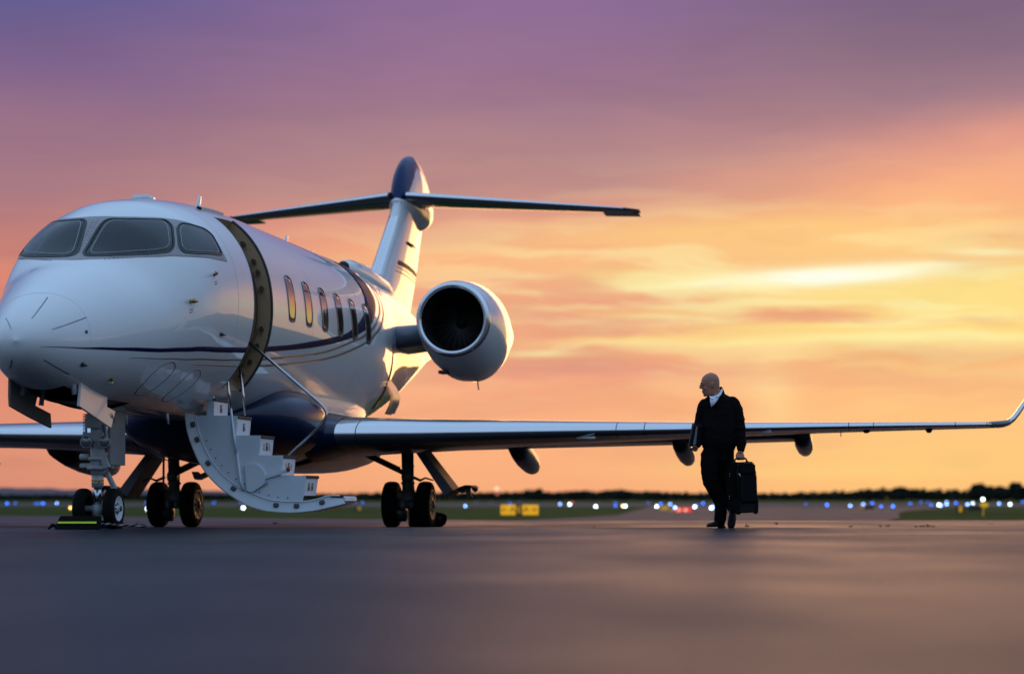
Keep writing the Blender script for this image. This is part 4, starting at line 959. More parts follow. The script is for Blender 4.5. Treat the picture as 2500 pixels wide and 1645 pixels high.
# side drum, lever, seam
mb = MB(); pts = [(1.135, .735), (1.165, .43), (1.20, .415), (1.24, .412)] + [(1.235 + .16 * math.cos(a), .585 + .168 * math.sin(a)) for a in np.linspace(-.55, 1.95, 16)]
mb.prism([L(A0 - .03, y, z) for y, z in pts], (-.05, 0, 0)); mb.build('side_drum', STAIR, stair, bevel=.006)
mb = MB(); mb.prism([L(A0 - .02, 1.39, .615), L(A0 - .02, 1.70, .70), L(A0 - .02, 1.70, .655), L(A0 - .02, 1.385, .565)], (-.03, 0, 0)); lv = mb.build('lever', STAIR, stair, bevel=.004)
mb = MB(); mb.ball(L(A0 - .03, 1.68, .685), .026, 12); mb.build('lever_knob', RED, stair)
mb = MB(); mb.tube([L(A0 - .005, 1.04, .90), L(A0 - .01, 1.09, .54), L(A0 - .005, 1.13, .44)], [.012, .02, .03], 8); mb.build('hinge_seam', STAIR, stair)
mb = MB(); mb.prism([L(A0 - .002, 1.16, .415), L(A0 - .002, 1.42, .535), L(A0 - .002, 1.42, .51), L(A0 - .002, 1.22, .40)], (-.01, 0, 0)); mb.build('brace_plate', mat('brace_grey', (.30, .32, .34), .4), stair)
# stays and handrail
for pts, rr in (([(4.52, .90, 1.80), (4.50, .955, 1.41)], .017), ([(5.12, .885, 1.94), (5.04, .976, 1.345)], .017)):
    mb = MB(); mb.tube([L(*p) for p in pts], rr, 12); mb.build('support_stay', mat('stay_chrome', (.68, .66, .62), .2, metal=1.0), stair)
mb = MB(); mb.tube([L(4.50, .955, 1.42), L(4.455, 1.01, 1.06), L(4.45, 1.04, .88)], [.014, .016, .014], 10); mb.build('stay_sleeve', STAIR, stair)
rail = [(5.0, 1.01, 2.25), (5.06, 1.50, 1.83), (5.08, 1.88, 1.505), (5.08, 1.945, 1.44), (5.08, 1.978, 1.385), (5.08, 1.975, 1.33), (5.08, 1.945, 1.27), (5.08, 1.90, 1.215), (5.05, 1.51, .855)]
mb = MB(); mb.tube([L(*p) for p in rail], .019, 12); mb.build('handrail', mat('rail_metal', (.45, .46, .48), .28, metal=1.0), stair)

# ================================================================ things on the apron
def J(x, y): return jet.matrix_basis @ Vector((x, y, 0))
jet_rz = jet.rotation_euler.z
bpy.context.view_layer.update()
# front chock board with reflective strip
ck = empty('wheel_chock', (-4.75, 24.62, 0), 0.0); tag(ck, 'black chock board with a lime reflective strip in front of the nose wheels', 'chock', 'wheel chocks')
mb = MB(); mb.prism([(-.26, -.10, 0), (.24, -.10, 0), (.235, -.02, .148), (-.21, -.02, .148)], (0, .10, 0)); mb.build('chock_block', BLACK, ck, bevel=.01)
mb = MB(); mb.prism([(-.222, -.092, .066), (.205, -.092, .066), (.204, -.083, .086), (-.216, -.083, .086)], (0, -.004, 0)); mb.build('reflective_strip', LIME, ck)
mb = MB(); mb.tube([(-.25, -.05, .04), (-.29, -.06, .045), (-.31, -.06, .02), (-.33, -.07, .005)], [.02, .022, .014, .008], 8); mb.build('rope_knot', BLACK, ck)
ck2 = empty('wheel_chock', (-4.46, 25.42, 0), 0.0); tag(ck2, 'plain black chock behind the nose wheels, joined by the striped rope', 'chock', 'wheel chocks')
mb = MB(); mb.prism([(-.40, -.06, 0), (.05, -.06, 0), (.04, -.0, .09), (-.38, -.0, .09)], (0, .12, 0)); mb.build('chock_block', BLACK, ck2, bevel=.01)
def rope(name, pts, r, label):
    mb = MB(); n = len(pts); q = np.linspace(0, n - 1, 60); P = [Vector([float(pchip(range(n), [p[i] for p in pts], [t])[0]) for i in range(3)]) for t in q]
    seg = 10; rows = []
    for i, p in enumerate(P):
        t = (P[min(i + 1, 59)] - P[max(i - 1, 0)]).normalized(); u = t.cross(Vector((0, 0, 1))).normalized(); w = u.cross(t)
        rows.append([p + (u * math.cos(a) + w * math.sin(a)) * r * (1 + .18 * math.cos(2 * a)) for a in [2 * math.pi * k / seg + i * .5 for k in range(seg)]])
    nv = 0
    for i in range(59):
        for k in range(seg):
            mb.cur = 0 if (k // 3) % 2 == 0 else 1
            mb.add([rows[i][k], rows[i][(k + 1) % seg], rows[i + 1][(k + 1) % seg], rows[i + 1][k]], [(0, 1, 2, 3)])
    return tag(mb.build(name, [mat('rope_black', (.012, .012, .013), .8), mat('rope_pale', (.22, .23, .26), .7)]), label, 'rope')
rope('chock_rope', [(-4.51, 24.60, .06), (-4.42, 24.62, .055), (-4.33, 24.75, .042), (-4.2, 24.9, .035), (-4.08, 25.0, .022), (-4.10, 25.2, .03), (-4.25, 25.40, .045)], .017, 'black and pale twisted rope lying beside the nose wheels between two chocks')
ck3 = empty('wheel_chock', (-1.28, 33.35, -.08), 0.12); tag(ck3, 'large black chock block behind the main wheels under the right hand wing', 'chock', 'wheel chocks')
mb = MB(); mb.prism([(-.25, -.1, 0), (.24, -.1, 0), (.30, -.1, .06), (.31, -.1, .17), (.24, -.1, .20), (-.25, -.1, .29)], (0, .35, 0)); mb.build('chock_block', BLACK, ck3, bevel=.015)
mb = MB(); mb.box((.06, -.105, .17), (.05, .015, .03)); mb.box((.2, -.105, .13), (.04, .015, .03)); mb.build('handle', mat('chock_handle', (.04, .035, .03), .4), ck3)

# ================================================================ the walking man
PX, PY = 2.32, 25.5
man = None
SKIN = mat('skin', (.36, .155, .09), .5, var=.10, vscale=14, bump=.05, bscale=120)
CLOTH = mat('black_wool', (.0045, .004, .0045), .9, spec=.08, bump=.35, bscale=55)
TROUS = mat('black_trouser_cloth', (.0035, .0033, .0036), .9, spec=.06, bump=.3, bscale=45)
SHOE = mat('black_leather', (.005, .0045, .004), .5, coat=.08, coat_rough=.2, spec=.2)
SHIRT = mat('white_shirt_cloth', (.72, .73, .80), .8, bump=.15, bscale=60)
def remeshed(mb, name, m, parent, voxel, smooth=4, factor=.5, folds=0.0):
    me = bpy.data.meshes.new(name + '_src'); me.from_pydata(mb.v, [], mb.f); bm = bmesh.new(); bm.from_mesh(me); bmesh.ops.recalc_face_normals(bm, faces=bm.faces); bm.to_mesh(me); bm.free()
    o = bpy.data.objects.new(name + '_src', me); COL.objects.link(o)
    r = o.modifiers.new('r', 'REMESH'); r.mode = 'VOXEL'; r.voxel_size = voxel; r.use_smooth_shade = True
    sm = o.modifiers.new('s', 'SMOOTH'); sm.iterations = smooth; sm.factor = factor
    bpy.context.view_layer.update(); out = bpy.data.meshes.new_from_object(o.evaluated_get(bpy.context.evaluated_depsgraph_get()))
    bpy.data.objects.remove(o); bpy.data.meshes.remove(me)
    out.name = name; out.materials.clear(); out.materials.append(m)
    if folds:
        from mathutils import noise
        for v in out.vertices:
            c = v.co; v.co = c + v.normal * folds * (noise.noise(Vector((c.x * 9, c.y * 9, c.z * 15))) + .6 * noise.noise(Vector((c.x * 22 + c.z * 12, c.y * 22, c.z * 26))))
    for p in out.polygons: p.use_smooth = True
    q = bpy.data.objects.new(name, out); COL.objects.link(q)
    if parent is not None: q.parent = parent
    return q
def chain(mb, pts, seg=16):
    """rounded limb: list of (x,y,z,r[,ry])"""
    P = [Vector(p[:3]) for p in pts]; rad = [p[3] for p in pts]
    mb.tube(P, rad, seg)
    for p, r in ((P[0], rad[0]), (P[-1], rad[-1])): mb.ball(p, r * .99, seg)
def erings(mb, rows, seg=28, rot=0.0, p=2.3):
    """torso-like loft: (x,y,z,rx,ry) ellipses turned by rot about z"""
    rings = []
    for x, y, z, rx, ry in rows:
        r = []
        for k in range(seg):
            a = 2 * math.pi * k / seg; c, s = math.cos(a), math.sin(a)
            ex, ey = rx * math.copysign(abs(c) ** (2 / p), c), ry * math.copysign(abs(s) ** (2 / p), s)
            r.append((x + ex * math.cos(rot) - ey * math.sin(rot), y + ex * math.sin(rot) + ey * math.cos(rot), z))
        rings.append(r)
    mb.loft(rings)
# ---- body: head, neck, trunk, limbs and hands as one skin
body = MB()
hx, hy = -.066, -.01
rows = []
for z, xf, xb, wy in ((1.50, -.126, -.02, .045), (1.515, -.138, .0, .058), (1.54, -.147, .018, .066), (1.57, -.156, .028, .070), (1.60, -.160, .036, .073), (1.625, -.166, .040, .0755), (1.655, -.170, .040, .077), (1.69, -.166, .036, .076), (1.72, -.150, .024, .069), (1.745, -.122, .004, .055), (1.76, -.092, -.026, .032), (1.767, -.07, -.05, .012)):
    rows.append(((xf + xb) / 2, hy, z, (xb - xf) / 2, wy))
erings(body, rows, 32, 0, 2.15)
body.tube([(-.166, hy, 1.637), (-.178, hy, 1.612), (-.177, hy, 1.597), (-.168, hy, 1.585)], [.012, .014, .016, .012], 10)      # nose
for dy in (-.013, .013): body.ball((-.172, hy + dy, 1.590), .010, 8)
body.tube([(-.152, hy - .05, 1.640), (-.163, hy - .02, 1.645), (-.163, hy + .02, 1.645), (-.152, hy + .05, 1.640)], [.010, .012, .012, .010], 10)  # brow
for dy in (-.030, .030): body.ball((-.158, hy + dy, 1.622), .011, 10)
body.tube([(-.146, hy - .022, 1.555), (-.157, hy, 1.557), (-.146, hy + .022, 1.555)], [.006, .0085, .006], 8)
body.tube([(-.142, hy - .02, 1.540), (-.152, hy, 1.541), (-.142, hy + .02, 1.540)], [.006, .009, .006], 8)
body.ball((-.126, hy, 1.514), .022, 12)
for dy in (-.042, .042): body.ball((-.122, hy + dy, 1.585), .024, 12); body.ball((-.075, hy + dy, 1.53), .026, 12)
for sy in (-1, 1):   # ears
    body.tube([(-.052, hy + sy * .074, 1.595), (-.046, hy + sy * .084, 1.607), (-.040, hy + sy * .089, 1.625), (-.046, hy + sy * .088, 1.641), (-.060, hy + sy * .080, 1.640)], [.009, .009, .008, .009, .007], 8)
    body.ball((-.055, hy + sy * .078, 1.618), .014, 10, (1, .5, 1.3))
chain(body, [(-.03, .0, 1.58, .062), (-.02, .0, 1.52, .066), (.0, .005, 1.46, .072)])
body.ball((.012, .0, 1.555), .045, 12)
TR = -.32
erings(body, [(.03, .01, 1.47, .12, .08), (.03, .01, 1.40, .17, .105), (.035, .0, 1.25, .165, .12), (.035, -.01, 1.08, .165, .135), (.03, .0, .95, .16, .125), (.03, .0, .86, .16, .12)], 24, TR)
for pts in ([(-.13, .05, 1.42, .05), (-.175, .07, 1.16, .042), (-.215, -.02, .96, .032), (-.226, -.05, .925, .026)], [(.20, -.04, 1.42, .05), (.262, -.06, 1.15, .042), (.272, -.10, .93, .030), (.270, -.115, .89, .027)],
            [(-.03, .0, .86, .085), (-.072, -.055, .53, .06), (.05, -.005, .27, .05), (.035, .0, .13, .042), (.05, .0, .06, .04)], [(.10, .03, .86, .085), (.12, .10, .52, .06), (.20, .30, .26, .042), (.205, .30, .2, .04)]): chain(body, pts)
def hand(mb, wrist, palm, knuckles, fingers, thumb):
    mb.tube([wrist, palm], [.026, .034], 12); mb.ball(palm, .036, 12, (1.0, .62, 1.05))
    for f in fingers: mb.tube([palm] + f, [.013] + [.0105, .0098, .009, .008][:len(f)], 10); mb.ball(f[-1], .0082, 8)
    mb.tube(thumb, [.016, .0125, .011, .009][:len(thumb)], 10); mb.ball(thumb[-1], .0095, 8)
hand(body, (.270, -.115, .89), (.267, -.120, .848), None,
     [[(x, -.142, .826 + dz), (x + .002, -.150, .800 + dz), (x + .002, -.136, .777 + dz * .4), (x + .002, -.112, .779)] for x, dz in ((.237, -.003), (.257, .001), (.277, .0), (.297, .004))],
     [(.244, -.112, .858), (.225, -.128, .836), (.217, -.138, .814), (.222, -.140, .796)])
hand(body, (-.226, -.05, .925), (-.243, -.062, .905), None,
     [[(-.262, -.085 + d * .2, .898 - d * .3), (-.288, -.10 + d * .5, .897 - d * .2), (-.310, -.095 + d, .905)] for d in (-.03, -.008, .014, .036)],
     [(-.235, -.08, .918), (-.25, -.11, .925), (-.27, -.125, .93)])
man = remeshed(body, 'person', SKIN, None, .0055, 3, .45)
man.location = (PX, PY, 0); tag(man, 'bald man in black jacket and trousers walking with a suitcase, head turned towards the jet', 'person')
# dark eye detail (set into the skin)
for dy in (-.030, .030):
    mb = MB(); mb.ball((-.1655, hy + dy, 1.6225), .0058, 10, (.5, 1.3, .7)); mb.build('eye', mat('eye_dark', (.015, .012, .010), .2), man)
mb = MB(); mb.tube([(-.158, hy - .056, 1.647), (-.173, hy - .032, 1.653), (-.177, hy - .010, 1.650)], [.002, .004, .003], 6); mb.tube([(-.158, hy + .056, 1.647), (-.173, hy + .032, 1.653), (-.177, hy + .010, 1.650)], [.002, .004, .003], 6); mb.build('eyebrows', mat('brow_dark', (.035, .025, .018), .8), man)
# ---- jacket
j = MB()
erings(j, [(.025, .012, 1.515, .095, .070), (.03, .012, 1.485, .150, .090), (.035, .01, 1.44, .195, .110), (.04, .006, 1.36, .205, .128), (.042, .0, 1.25, .203, .145), (.042, -.008, 1.13, .205, .160), (.04, -.012, 1.02, .207, .165), (.035, -.008, .94, .196, .152), (.034, -.004, .905, .182, .140), (.034, -.004, .885, .180, .138)], 40, TR, 2.25)
chain(j, [(-.125, .05, 1.405, .075), (-.155, .065, 1.30, .072), (-.178, .07, 1.17, .066), (-.200, .02, 1.05, .060), (-.218, -.03, .965, .050), (-.222, -.042, .945, .046)])
chain(j, [(.185, -.035, 1.415, .082), (.225, -.05, 1.33, .078), (.255, -.06, 1.20, .070), (.268, -.072, 1.10, .065), (.276, -.095, 1.0, .058), (.275, -.108, .92, .052), (.274, -.112, .90, .047)])
for z, r in ((1.24, .073), (1.14, .069), (1.05, .063), (.96, .058)): j.lathe([(r, -.012), (r + .006, 0), (r, .012)], (.25 + (1.24 - z) * .09, -.06 - (1.24 - z) * .13, z), (.12, -.1, 1), 18)
j.tube([(.06, .055, 1.50), (.055, .06, 1.57), (.045, .062, 1.605)], [.05, .036, .026], 12)       # stand collar behind the neck
j.tube([(.088, -.02, 1.47), (.072, .025, 1.555), (.044, .06, 1.600)], [.030, .022, .016], 12)
j.tube([(-.10, -.045, 1.45), (-.085, -.02, 1.50), (-.06, .03, 1.52)], [.024, .020, .018], 12)
jacket = remeshed(j, 'jacket', CLOTH, man, .009, 3, .5, .008)
# ---- shirt front and collar, in the open neck of the jacket
mb = MB(); V = [(-.075, -.085, 1.495), (-.030, -.098, 1.495), (.03, -.09, 1.535), (.062, -.06, 1.585), (.052, -.072, 1.530), (.010, -.125, 1.455), (-.030, -.150, 1.405), (-.068, -.152, 1.372), (-.078, -.125, 1.44)]
c_ = (-.03, -.12, 1.465); mb.add(V + [c_], [(i, (i + 1) % 9, 9) for i in range(9)]); mb.add([(x, y + .02, z) for x, y, z in V] + [(c_[0], c_[1] + .02, c_[2])], [(i, (i + 1) % 9, 9) for i in range(9)]); mb.grid([V + V[:1], [(x, y + .02, z) for x, y, z in V + V[:1]]]); mb.build('shirt', SHIRT, man)
mb = MB()
for A_ in ([(-.020, -.118, 1.487), (.030, -.104, 1.538), (.066, -.066, 1.590), (.070, -.075, 1.560), (.045, -.108, 1.508), (.012, -.126, 1.490)], [(-.078, -.128, 1.480), (-.086, -.10, 1.505), (-.060, -.118, 1.484), (-.045, -.135, 1.470), (-.060, -.14, 1.462)]):
    mb.prism(A_, (0, .012, -.004))
mb.build('shirt_collar', mat('collar_cloth', (.80, .81, .88), .8), man)
# ---- trousers
t = MB()
erings(t, [(.034, -.004, .95, .172, .135), (.034, 0, .88, .172, .135), (.034, .005, .82, .172, .130), (.03, .01, .76, .15, .115)], 32, TR)
chain(t, [(-.052, -.01, .84, .118), (-.072, -.03, .73, .112), (-.080, -.052, .60, .096), (-.074, -.062, .53, .088), (-.032, -.05, .45, .082), (.022, -.02, .36, .076), (.056, -.004, .27, .072), (.055, .0, .18, .070), (.045, .0, .10, .067), (.040, .0, .075, .063)])
chain(t, [(.10, .02, .84, .112), (.095, .05, .70, .108), (.10, .085, .56, .098), (.112, .11, .50, .092), (.150, .20, .38, .076), (.20, .285, .27, .063), (.212, .30, .235, .058)])
for z, x, y, r in ((.20, .056, -.003, .071), (.135, .050, 0, .069)): t.lathe([(r, -.014), (r + .005, 0), (r, .014)], (x, y, z), (-.2, 0, 1), 18)
remeshed(t, 'trousers', TROUS, man, .009, 3, .5, .008)
# ---- shoes
def shoe(name, org, fwd, up):
    f = Vector(fwd).normalized(); u = Vector(up); u = (u - f * u.dot(f)).normalized(); s = f.cross(u); o = Vector(org); mb = MB()
    P = lambda a, b, c: o + f * a + s * b + u * c
    prof_ = [(-.075, .030, .080), (-.05, .036, .082), (0, .037, .080), (.05, .040, .066), (.10, .046, .052), (.15, .045, .044), (.18, .034, .036), (.20, .014, .026)]
    mb.loft([[P(a, w * math.cos(q), .012 + h / 2 - .006 + (h / 2) * math.sin(q)) for q in [2 * math.pi * k / 18 for k in range(18)]] for a, w, h in prof_])
    sh = mb.build(name, SHOE, man)
    mb = MB()
    mb.loft([[P(a, w * b, c) for b, c in ((-1, 0), (1, 0), (1, .014), (-1, .014))] for a, w in ((-.08, .026), (-.06, .036), (0, .038), (.09, .047), (.15, .046), (.19, .03), (.208, .008))])
    mb.prism([P(-.082, -.033, 0), P(-.082, .033, 0), P(-.02, .036, 0), P(-.02, -.036, 0)], -u * .018); mb.build('sole', mat('sole_dark', (.006, .005, .0045), .7, spec=.1), sh)
shoe('shoe', (.035, .02, .016), (-.70, -.71, 0), (0, 0, 1))
shoe('shoe', (.222, .285, .175), (-.14, -.30, -.72), (-.1, -.9, .36))

# ---- suitcase in his left hand
case = empty('suitcase', (PX + .285, PY - .125, .168), R(27)); case.rotation_euler = (0, R(-2.0), R(27))
tag(case, 'black soft cabin suitcase carried by its top handle beside the walking man', 'suitcase')
CASE = mat('case_nylon', (.0045, .004, .0042), .75, spec=.1, bump=.3, bscale=70)
def rbox(name, c, size, m, parent, bev): mb = MB(); mb.box(c, size); return mb.build(name, m, parent, bevel=bev)
rbox('case_body', (0, 0, .295), (.29, .22, .575), CASE, case, .035)
rbox('front_pocket', (0, -.125, .28), (.25, .045, .32), CASE, case, .02); rbox('front_pocket', (0, -.12, .50), (.23, .03, .12), CASE, case, .015)
rbox('side_pocket', (-.152, 0, .34), (.03, .15, .30), CASE, case, .012)
rbox('kick_plate', (0, -.115, .06), (.20, .02, .10), mat('case_plate', (.007, .006, .006), .6, spec=.15), case, .006)
for x in (-.115, .115):
    mb = MB(); mb.lathe([(.001, -.018), (.03, -.018), (.036, -.01), (.036, .01), (.03, .018), (.001, .018)], (x, -.10, .028), (1, 0, 0), 18); mb.build('wheel', BLACK, case)
    rbox('wheel_guard', (x, -.10, .10), (.055, .07, .14), BLACK, case, .015)
mb = MB(); mb.tube([(-.085, -.0, .583), (-.075, -.0, .612), (-.055, -.0, .622), (.055, -.0, .622), (.075, -.0, .612), (.085, -.0, .583)], [.009, .009, .013, .013, .009, .009], 10); mb.build('handle', BLACK, case)
for x in (-.085, .085): rbox('handle_mount', (x, 0, .586), (.03, .035, .012), DARKMETAL, case, .004)
mb = MB(); mb.tube([(-.118, -.137, .455), (-.108, -.145, .435), (-.102, -.146, .41)], [.005, .006, .006], 8); mb.build('zip_pull', STEEL, case)
for z in (.45, .425, .20, .175): mb = MB(); mb.ball((-.171, -.03 if z > .3 else -.01, z), .0055, 8); mb.build('stud', STEEL, case)
mb = MB(); mb.tube([(-.125, -.112, .13), (-.127, -.112, .45), (-.10, -.112, .565), (.10, -.112, .565), (.127, -.112, .45), (.125, -.112, .13)], .004, 6); mb.build('zip', mat('zip_dark', (.010, .010, .011), .5), case)
# ---- folder under his right arm
fo = empty('folder', (PX - .245, PY - .06, .925)); tag(fo, 'glossy black document folder held under the walking man right arm', 'folder')
mb = MB(); mb.prism([(-.092, -.09, .0), (.030, .03, -.003), (.078, .04, .252), (-.042, -.085, .258)], (.022, -.022, 0)); mb.build('cover', mat('gloss_black', (.014, .014, .016), .12, coat=1.0, coat_rough=.04), fo, bevel=.006)
mb = MB(); mb.prism([(-.048, -.094, .222), (.074, .028, .220), (.080, .038, .256), (-.041, -.088, .262)], (.028, -.028, 0)); mb.build('flap', mat('folder_band', (.012, .012, .013), .35), fo, bevel=.004)
mb = MB(); mb.prism([(-.030, -.108, .02), (.0, -.080, .02), (.022, -.075, .225), (.004, -.092, .225)], (.004, -.004, 0)); mb.build('pocket_highlight', mat('pocket_film_highlight', (.20, .20, .24), .12, coat=1.0), fo)  # pocket film made pale to paint in the glossy cover's highlight

# ================================================================ the airfield
def gpt(px, Y, py=None):
    """ground position seen in column px of the photograph at distance Y"""
    return (px - 1250) / 5475. * Y
LENS = {}
def lens_mat(col, k):
    key = (col, k)
    if key not in LENS: LENS[key] = mat('lamp_%d' % len(LENS), (.3, .3, .3), .3, emit=col, estr=k)
    return LENS[key]
BLUE, BLUEW, WHT, AMB, REDL = (.02, .16, 1.0), (.22, .42, 1.0), (.75, .9, 1.0), (1.0, .55, .10), (1.0, .10, .04)
_lm = {}
def lamp_meshes(col, k):
    if (col, k) not in _lm:
        mb = MB(); mb.tube([(0, 0, -.10), (0, 0, .24)], .022, 8); mb.lathe([(.07, .22), (.075, .26), (.001, .265)], (0, 0, 0), (0, 0, 1), 10)
        st_ = mb.build('taxiway_light', DARKMETAL); mb = MB(); mb.lathe([(.075, .262), (.095, .31), (.085, .37), (.05, .41), (.001, .425)], (0, 0, 0), (0, 0, 1), 12)
        ln = mb.build('lens', lens_mat(col, k), st_); _lm[(col, k)] = st_; return st_
    return None
def light(px, py, col, k, label, group='lights along the taxiway edges'):
    Y = 3450.0 / max(3.0, py - 1217.0) if py > 1219 else 420.0
    for _ in range(6):
        z = EYE - (py - 1217.0) * Y / 5475.0 - .33; g = gz(Y)
        if abs(z - g) < .02: break
        Y *= 1.0 if py <= 1219 else (EYE - g - .33) / max(.05, EYE - z - .33)
    Y = max(70, min(520, Y))
    o = lamp_meshes(col, k)
    if o is None: o = copy_tree(_lm[(col, k)])
    o.location = (gpt(px, Y), Y, gz(Y)); sc_ = max(1.0, Y / 190.0); o.scale = (sc_, sc_, sc_ if sc_ < 1.3 else 1.0)
    tag(o, label, 'runway light', group); return o
KB, KW = 8.0, 9.5
for px, py, col, k, lab in [
    (17, 1228.5, BLUE, KB, 'blue taxiway light closest to the left edge of the photo'),
    (38, 1227.6, BLUE, 2.5, 'dim blue taxiway light, second from the left edge'),
    (87, 1228.5, BLUE, 2.5, 'dim blue light, left one of the three close together'),
    (95, 1228.6, BLUE, 2.4, 'dim blue light in the middle of the three close together'),
    (105, 1228.5, BLUE, KB, 'bright blue light, right one of the three close together'),
    (138.5, 1228, BLUEW, KB, 'pale blue taxiway light just left of the nose wheels'),
    (172.6, 1240, AMB, 5, 'small amber light half hidden by the left nose tyre'),
    (357, 1227.6, BLUE, 2.5, 'blue taxiway light above the white one beside the far main wheels'),
    (360, 1241.8, WHT, KW, 'white light glowing beside the far main wheels'),
    (522, 1227, BLUE, 3, 'blue taxiway light between the far main wheel and the airstair'),
    (588, 1225, BLUE, 3, 'blue taxiway light showing below the curved airstair'),
    (594, 1240, WHT, KW, 'white light showing below the curved airstair'),
    (852, 1227, BLUE, 4, 'blue taxiway light just right of the lowest airstair step'),
    (885, 1226.5, BLUE, 3, 'blue taxiway light halfway from airstair to near main wheels'),
    (1136, 1235, BLUEW, 7, 'pale blue light just right of the near main wheels'),
    (1227, 1235, WHT, KW, 'white light at the left end of the yellow taxiway sign'),
    (1246, 1228.6, BLUE, 2.5, 'dark blue light above the left end of the yellow sign'),
    (1367, 1230, BLUEW, KB, 'pale blue light right of the large yellow sign'),
    (1391, 1232, WHT, KW, 'white light in front of a red one right of the yellow sign'),
    (1397, 1225.5, REDL, 2.5, 'dim red light just above a white one right of the yellow sign'),
    (1454.5, 1236, WHT, KW, 'lone white light midway between yellow sign and walking man'),
    (1502.5, 1227, BLUE, 2.5, 'upper of two stacked blue lights left of the walking man'),
    (1502.5, 1234.6, BLUE, 3, 'lower of two stacked blue lights left of the walking man'),
    (1521, 1235, (1.0, .8, .3), 7, 'yellow light touching a white one left of the walking man'),
    (1526.7, 1235, WHT, KW, 'white light touching a yellow one left of the walking man'),
    (1582.5, 1227, BLUE, 1.6, 'faint blue light high above the small yellow sign'),
    (1603, 1236, WHT, KW, 'white light just left of the small yellow sign'),
    (1613, 1229, BLUE, KB, 'blue light above the small yellow sign'),
    (1636, 1232, BLUEW, 6, 'pale blue light between the yellow and red signs'),
    (1648, 1239, BLUEW, 9, 'whitish blue light at the left end of the red sign'),
    (1696, 1237, WHT, KW, 'white light at the right end of the red sign'),
    (1700, 1235, BLUE, 4, 'blue light behind the white one beside the red sign'),
    (1716, 1228, BLUE, KB, 'deep blue light highest beside the man left leg'),
    (1737, 1240, WHT, KW, 'white light touching the walking man lower leg'),
    (1741, 1237, BLUEW, 7, 'pale blue light behind the white one at the man leg'),
    (1967, 1232, BLUE, 1.0, 'very faint blue light right of the suitcase'),
    (2019, 1233, BLUE, KB, 'first bright blue light right of the suitcase'),
    (2075.7, 1234.4, BLUEW, 7, 'pale blue light left of the low dark marker board'),
    (2107.7, 1230.4, BLUEW, KB, 'pale blue light above the low dark marker board'),
    (2130, 1227.4, BLUE, KB, 'blue light above the right end of the low dark board'),
    (2151, 1236.4, BLUE, 4, 'low blue light right of the low dark marker board'),
    (2180, 1236, BLUE, KB, 'low blue light above the left corner of the right grass'),
    (2222, 1228.6, BLUE, 4, 'blue light left of the two dim high ones on the right'),
    (2248, 1225.6, BLUE, 3, 'left one of the two dim high blue lights on the right'),
    (2265, 1225.4, BLUE, 2, 'right one of the two dim high blue lights on the right'),
    (2273.6, 1233, BLUE, 3, 'low dim blue light left of the bright white pair'),
    (2292, 1233, WHT, KW, 'left one of the bright white pair over the right grass'),
    (2297, 1234, BLUEW, 9, 'right one of the bright white pair over the right grass'),
    (2311, 1225, BLUEW, KB, 'upper of two stacked pale lights right of the white pair'),
    (2311, 1231.7, BLUEW, KB, 'lower of two stacked pale lights right of the white pair'),
    (2334, 1227, BLUE, KB, 'blue light above the black and yellow letter sign'),
    (2362, 1232, BLUEW, 9, 'whitish light over the left end of the black signboard'),
    (2375, 1228, WHT, KW, 'white light on a stalk over the middle of the black signboard'),
    (2439.5, 1231, BLUEW, 6, 'pale blue light right of the round yellow sign'),
    (2466, 1232, WHT, KW, 'white light near the right edge beyond the round yellow sign'),
    (2497, 1224, BLUE, KB, 'blue light cut by the right edge of the photo'),
]: light(px, py, col, k, lab)
# white lamp on a mast above the round sign
def mast_light(px, py, Y, col, k, label, h_base):
    z = EYE - (py - 1217) * Y / 5475; mb = MB(); mb.tube([(0, 0, 0), (0, 0, z - gz(Y))], [.06, .04], 8); mb.lathe([(.16, -.04), (.16, 0), (.001, .0)], (0, 0, z - gz(Y) - .12), (0, 0, 1), 10)
    o = mb.build('light_mast', DARKMETAL, None, (gpt(px, Y), Y, gz(Y))); tag(o, label, 'light mast'); return o, z - gz(Y)
o, h = mast_light(2399.6, 1218.5, 300, WHT, KW, 'tall thin mast with a bright white lamp behind the round yellow sign', 0)
mb = MB(); mb.ball((0, 0, h), .16, 12); mb.build('lamp', lens_mat(WHT, 12), o)
o, h = mast_light(1213, 1193, 900, AMB, 3, 'distant mast with a pale lamp above a red one, over the tree line', 0)
mb = MB(); mb.ball((0, 0, h), .75, 12); mb.build('lamp', lens_mat((1.0, .62, .38), 1.4), o)
mb = MB(); mb.ball((.1, 0, h - 1.9), .7, 12); mb.build('red_lamp', lens_mat((1.0, .10, .06), .55), o)
# ---- signs
def sign(name, px, py0, py1, Y, wpx, panels, label, thick=.25, base=0.0):
    """panels: (width share, face material, text, text material); stands on legs on the ground"""
    k = 5475. / Y; zt, zb = EYE - (py0 - 1217) / k, EYE - (py1 - 1217) / k; W = wpx / k; g = gz(Y)
    root = empty(name, (gpt(px, Y), Y, g)); tag(root, label, 'sign', 'airfield signs'); x = -W / 2
    for sh, fm, body, tm, glow in panels:
        w = W * sh; mb = MB(); mb.box((x + w / 2, 0, (zt + zb) / 2 - g), (w * .985, thick, zt - zb)); pn = mb.build('sign_panel', fm, root, bevel=.02)
        if body: place_text(body, (zt - zb) * .92, tm, pn, 'lettering', text_matrix((x + w / 2, -thick / 2 - .012, (zt + zb) / 2 - g), (1, 0, 0), (0, 0, 1)), .004)
        x += w
    for u in (-.4, .4): mb = MB(); mb.tube([(u * W, 0, -.1), (u * W, 0, zb - g + .05)], .04, 8); mb.build('leg', DARKMETAL, root)
    return root
